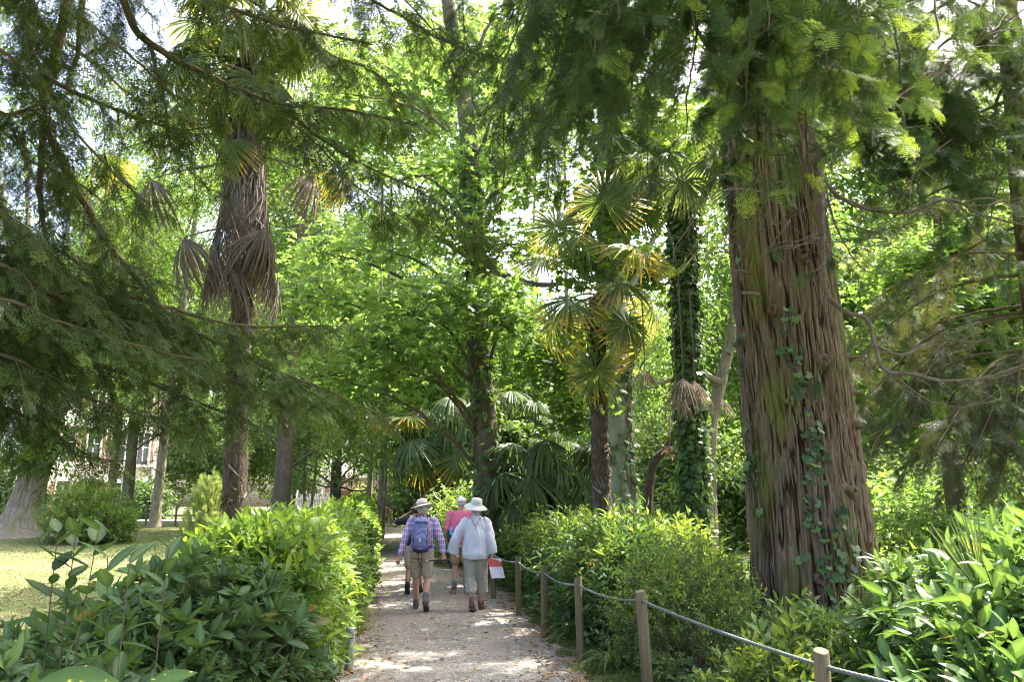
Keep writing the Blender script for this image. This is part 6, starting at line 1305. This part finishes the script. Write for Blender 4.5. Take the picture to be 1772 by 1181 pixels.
s_ = MB(); tube(s_, spline([[-.075, -.02, 1.44], [-.05, -.105, 1.38], [0, -.128, 1.30], [0, -.142, 1.25]], .02), .004, 5); tube(s_, spline([[.075, -.02, 1.44], [.05, -.105, 1.38], [0, -.128, 1.30]], .02), .004, 5); s_.build('hat_cord', M_strap, p2)
# leaflet held in the lower hand
m, nt, out = new_mat('printed_leaflet'); tc = nt.nodes.new('ShaderNodeTexCoord').outputs['Object']; sp = nt.nodes.new('ShaderNodeSeparateXYZ'); nt.links.new(tc, sp.inputs[0])
red_ = mathn(nt, 'MULTIPLY', mathn(nt, 'GREATER_THAN', sp.outputs[2], .17), mathn(nt, 'LESS_THAN', mathn(nt, 'ADD', sp.outputs[2], mathn(nt, 'MULTIPLY', sp.outputs[0], .35)), .285)); c = mixc(nt, red_, (.74, .73, .78), (.55, .09, .07))
nz_ = ramp(nt, [(.58, (0, 0, 0)), (.62, (1, 1, 1))], noise(nt, 38, 2)); c = mixc(nt, mathn(nt, 'MULTIPLY', nz_, .7), c, (.50, .28, .24)); principled(nt, out, c, .5, .4); M_leaflet = m
lf = MB(); hp = wr[1] + A([.03, .0, -.10]); nx, nz2 = 9, 12; uu, vv = np.meshgrid(np.linspace(-.105, .105, nx), np.linspace(0, .30, nz2), indexing='ij'); yy = .03 * np.sin(uu * 14 + vv * 4) - .02; V = np.stack([uu + (.30 - vv) * .22, yy, vv], -1).reshape(-1, 3); Vb = V + [0, .004, 0]
i = np.arange(nx - 1)[:, None] * nz2; j = np.arange(nz2 - 1)[None]; f = np.stack([i + j, i + nz2 + j, i + nz2 + j + 1, i + j + 1], -1).reshape(-1, 4); lf.add(V, f); lf.add(Vb, f[:, ::-1]); o = lf.build('leaflet', M_leaflet, smooth=True); o.location = P2loc + hp + A([.0, -.03, -.25]); tag(o, 'folded white and red leaflet held in the hand of the walker in the loose shirt', 'leaflet')

# ---- man in the pink shirt
M_pink = fabric('pink_shirt', (.66, .16, .24), .06, 50); M_tan = fabric('tan_shorts', (.40, .29, .18)); M_cap = fabric('white_cap', (.72, .69, .66), .15, 30)
p3 = person_root(800, 1020, 15.5, 'man in a pink shirt, white cap and tan shorts'); P3loc = A(p3.location); body = MB(); S = 1.06
hip = [A([-.09, 0, .93]), A([.09, 0, .93])]; kn = [A([-.10, .05, .52]), A([.10, .08, .52])]; an = [A([-.10, -.08, .10]), A([.10, .12, .10])]
loft(body, [(0, 0, 0.86, 0.138, 0.095), (0, 0, 0.97, 0.146, 0.103), (0, 0.01, 1.12, 0.133, 0.090), (0, 0.03, 1.34, 0.155, 0.099), (0, 0.04, 1.46, 0.155, 0.090), (0, 0.05, 1.52, 0.082, 0.065)])
for i in (0, 1): chain(body, [hip[i], kn[i], kn[i] * .45 + an[i] * .55 + A([0, -.018, 0]), an[i]], [.092, .057, .056, .038])
chain(body, [A([0, .05, 1.50]), A([0, .07, 1.60])], [.066, .060]); hc = A([0, .09, 1.665]); head(body, hc, (.3, 1, -.05), s=1.03)
sh = [A([-.20, .04, 1.45]), A([.20, .04, 1.45])]; el = [A([-.265, .0, 1.14]), A([.27, .05, 1.15])]; wr = [A([-.245, .13, .90]), A([.22, .27, .98])]
for i in (0, 1): chain(body, [sh[i], el[i], wr[i]], [.058, .046, .031]); hand(body, wr[i], A([.02, .35, -.9]), A([1 if i == 0 else -1, .2, 0]), .9, 1.02, 1 if i == 0 else -1)
fuse(body, 'body', M_skin2, p3, .0075, 3)
s_ = MB(); loft(s_, [(0, 0, .92, .195, .145), (0, 0, 1.05, .19, .14), (0, .02, 1.22, .19, .135), (0, .035, 1.36, .205, .135), (0, .045, 1.46, .20, .12), (0, .05, 1.53, .09, .085)])
for i in (0, 1): tube(s_, spline([sh[i] * .75 + A([0, .045, 1.46]) * .25, sh[i] + A([.0, 0, -.006]), el[i] * .92 + sh[i] * .08], .05), (.076, .068), 14)
fuse(s_, 'shirt', M_pink, p3, .010, 3, .006, 13, 21)
s_ = MB(); loft(s_, [(0, 0, .84, .18, .135), (0, 0, .95, .185, .14), (0, 0, 1.04, .17, .125)])
for i in (0, 1): q = kn[i] * .80 + hip[i] * .20; chain(s_, [hip[i], q], [.108, .094])
fuse(s_, 'shorts', M_tan, p3, .011, 3, .005, 12, 22)
boots(p3, M_boot_t, [((-.10, -.13, .0), (-.35, 1), .12, 1.05, None), ((.10, .09, .0), (.25, 1), 0., 1.05, None)], 23)
for a_ in an: s_ = MB(); chain(s_, [a_ + A([0, -.01, .03]), a_ + A([0, -.012, .14])], [.046, .05]); fuse(s_, 'sock', M_sock, p3, .009, 2)
s_ = MB(); ell(s_, hc + A([0, -.01, .035]), (.092, .108, .092)); fuse(s_, 'cap_tmp', M_cap, p3, .010, 2); o = bpy.data.objects['cap_tmp']; o.name = 'cap'
v = np.empty(len(o.data.vertices) * 3, np.float32); o.data.vertices.foreach_get('co', v); v = v.reshape(-1, 3); v[:, 2] = np.maximum(v[:, 2], hc[2] + .032); o.data.vertices.foreach_set('co', v.ravel())
s_ = MB(); a = np.linspace(.2, PI - .2, 14); V = np.stack([.088 * np.cos(a), .05 + .135 * np.sin(a), -.012 - .03 * np.sin(a)], 1); V0 = np.stack([.088 * np.cos(a), .03 + .06 * np.sin(a), 0 * a], 1); W_ = np.vstack([V0, V, V0 + [0, 0, .008], V + [0, 0, .008]]) @ rotz(-.3).T + hc + [0, 0, .042]; q = np.arange(13)[:, None]; s_.add(W_, [q + A([[0, 1, 15, 14]]), q + A([[28, 42, 43, 29]]), q + A([[14, 15, 43, 42]])]); s_.build('cap_peak', M_cap, o)
s_ = MB(); ell(s_, hc + A([0, -.03, -.005]), (.083, .085, .075)); fuse(s_, 'hair', M_hairg, p3, .010, 2, .003, 40)
# bottle and dark bag at his hip
bt = thing('hip_bag', 'dark hip bag with a blue capped bottle on the man in pink', 'bag', P3loc); s_ = MB(); loft(s_, [(-.165, -.05, .93, .05, .05), (-.18, -.06, 1.0, .075, .075), (-.18, -.055, 1.12, .07, .07), (-.175, -.05, 1.17, .05, .05)]); fuse(s_, 'bag', M_strap, bt, .010, 4, .004, 20)
s_ = MB(); tube(s_, spline([[-.17, .1, 1.09], [0, .17, 1.08], [.2, .05, 1.08], [.1, -.16, 1.08], [-.13, -.12, 1.1]], .03), .012, 6); s_.build('belt', M_strap, bt); s_ = MB(); lathe(s_, [(.03, 1.10), (.033, 1.14), (.033, 1.20), (.018, 1.235), (.018, 1.26)], 14, off=(-.175, -.115, -.02)); s_.build('bottle', plain_mat('blue_bottle', (.12, .36, .70), .3, .5), bt)

# ---- person ahead, arm raised to the head
M_blk = fabric('black_tshirt', (.03, .03, .035)); p4 = person_root(722, 1022, 15.4, 'walker in black with one elbow raised, almost hidden by the plaid shirt walker'); body = MB()
hip = [A([-.085, 0, .86]), A([.085, 0, .86])]; kn = [A([-.09, .0, .48]), A([.09, .08, .48])]; an = [A([-.09, -.14, .11]), A([.09, .14, .10])]
loft(body, [(0, 0, 0.8, 0.129, 0.095), (0, 0, 0.9, 0.142, 0.099), (0, 0.01, 1.04, 0.125, 0.086), (0, 0.03, 1.24, 0.142, 0.095), (0, 0.04, 1.34, 0.142, 0.086), (0, 0.05, 1.4, 0.073, 0.060)])
for i in (0, 1): chain(body, [hip[i], kn[i], kn[i] * .45 + an[i] * .55 + A([0, -.018, 0]), an[i]], [.088, .055, .053, .036])
chain(body, [A([0, .05, 1.38]), A([0, .07, 1.47])], [.06, .055]); hc = A([.0, .09, 1.53]); head(body, hc, (.1, 1, -.05))
sh = [A([-.18, .04, 1.34]), A([.18, .04, 1.34])]; el = [A([-.365, .10, 1.31]), A([.25, .10, 1.08])]; wr = [A([-.175, .09, 1.45]), A([.18, .25, 1.0])]
for i in (0, 1): chain(body, [sh[i], el[i], wr[i]], [.054, .043, .030])
hand(body, wr[0], A([.8, .0, .55]), A([.3, .0, -1.]), .8, 1., 1); hand(body, wr[1], A([-.2, .9, .1]), A([-1, 0, 0]), .8, 1., -1); fuse(body, 'body', M_skin2, p4, .0075, 3)
s_ = MB(); loft(s_, [(0, 0, .88, .18, .13), (0, 0, 1.0, .175, .13), (0, .02, 1.14, .175, .125), (0, .035, 1.27, .19, .13), (0, .045, 1.35, .185, .115), (0, .05, 1.41, .085, .08)])
for i in (0, 1): chain(s_, [sh[i], el[i] * .75 + sh[i] * .25], [.075, .066])
fuse(s_, 'tshirt', M_blk, p4, .011, 4, .005, 14, 31)
s_ = MB(); loft(s_, [(0, 0, .78, .17, .13), (0, 0, .88, .175, .13), (0, 0, .95, .165, .12)])
for i in (0, 1): q = kn[i] * .86 + hip[i] * .14; chain(s_, [hip[i], q], [.104, .092])
fuse(s_, 'shorts', M_sh_b, p4, .011, 3, .005, 12, 32)
boots(p4, M_blk, [((-.09, -.19, .02), (-.1, 1), .2, 1., ([an[0] + [0, -.01, -.02], an[0] + [0, -.012, .09]], [.045, .047])), ((.09, .11, .0), (.1, 1), 0., 1., ([an[1] + [0, -.01, -.02], an[1] + [0, -.012, .09]], [.045, .047]))], 33)
s_ = MB(); ell(s_, hc + A([0, -.03, .02]), (.085, .088, .095)); fuse(s_, 'hair', fabric('dark_hair', (.05, .035, .025)), p4, .010, 2, .003, 40)

# ---- distant person by the house
p5 = person_root(94, 890, 40.0, 'tiny far person in dark top and blue trousers beside the stout old tree'); body = MB(); hip = [A([-.08, 0, .86]), A([.08, 0, .86])]; kn = [A([-.09, .03, .48]), A([.09, -.02, .48])]; an = [A([-.09, .0, .08]), A([.09, -.05, .08])]
loft(body, [(0, 0, 0.82, 0.129, 0.095), (0, 0, 1.05, 0.125, 0.086), (0, 0, 1.34, 0.142, 0.086), (0, 0, 1.42, 0.069, 0.060)]); [chain(body, [hip[i], kn[i], an[i]], [.085, .055, .036]) for i in (0, 1)]; chain(body, [A([0, 0, 1.4]), A([0, .0, 1.5])], [.055, .055]); hc = A([0, 0, 1.56]); head(body, hc, (.6, -1, 0))
for i, s in ((0, -1), (1, 1)): chain(body, [A([s * .18, 0, 1.36]), A([s * .25, .0, 1.08]), A([s * .22, -.08, .86])], [.052, .042, .03]); hand(body, A([s * .22, -.08, .86]), A([0, -.2, -1]), A([-s, 0, 0]), .6, 1., s)
[chain(body, [a_ + A([0, .03, -.03]), a_ + A([0, -.14, -.045])], [.04, .035]) for a_ in an]; fuse(body, 'body', M_skin2, p5, .010, 3)
s_ = MB(); loft(s_, [(0, 0, .88, .175, .125), (0, 0, 1.1, .165, .12), (0, 0, 1.35, .185, .115), (0, 0, 1.43, .085, .08)]); [chain(s_, [A([s * .18, 0, 1.36]), A([s * .25, .0, 1.08])], [.07, .062]) for s in (-1, 1)]; fuse(s_, 'top', M_blk, p5, .013, 3)
s_ = MB(); loft(s_, [(0, 0, .80, .17, .13), (0, 0, .95, .165, .12)]); [chain(s_, [hip[i], kn[i], an[i] + A([0, 0, .05])], [.10, .075, .06]) for i in (0, 1)]; fuse(s_, 'trousers', fabric('blue_trousers', (.05, .07, .22)), p5, .013, 3); s_ = MB(); ell(s_, hc + A([0, .03, .03]), (.084, .085, .085)); fuse(s_, 'hair', M_strap, p5, .012, 2)
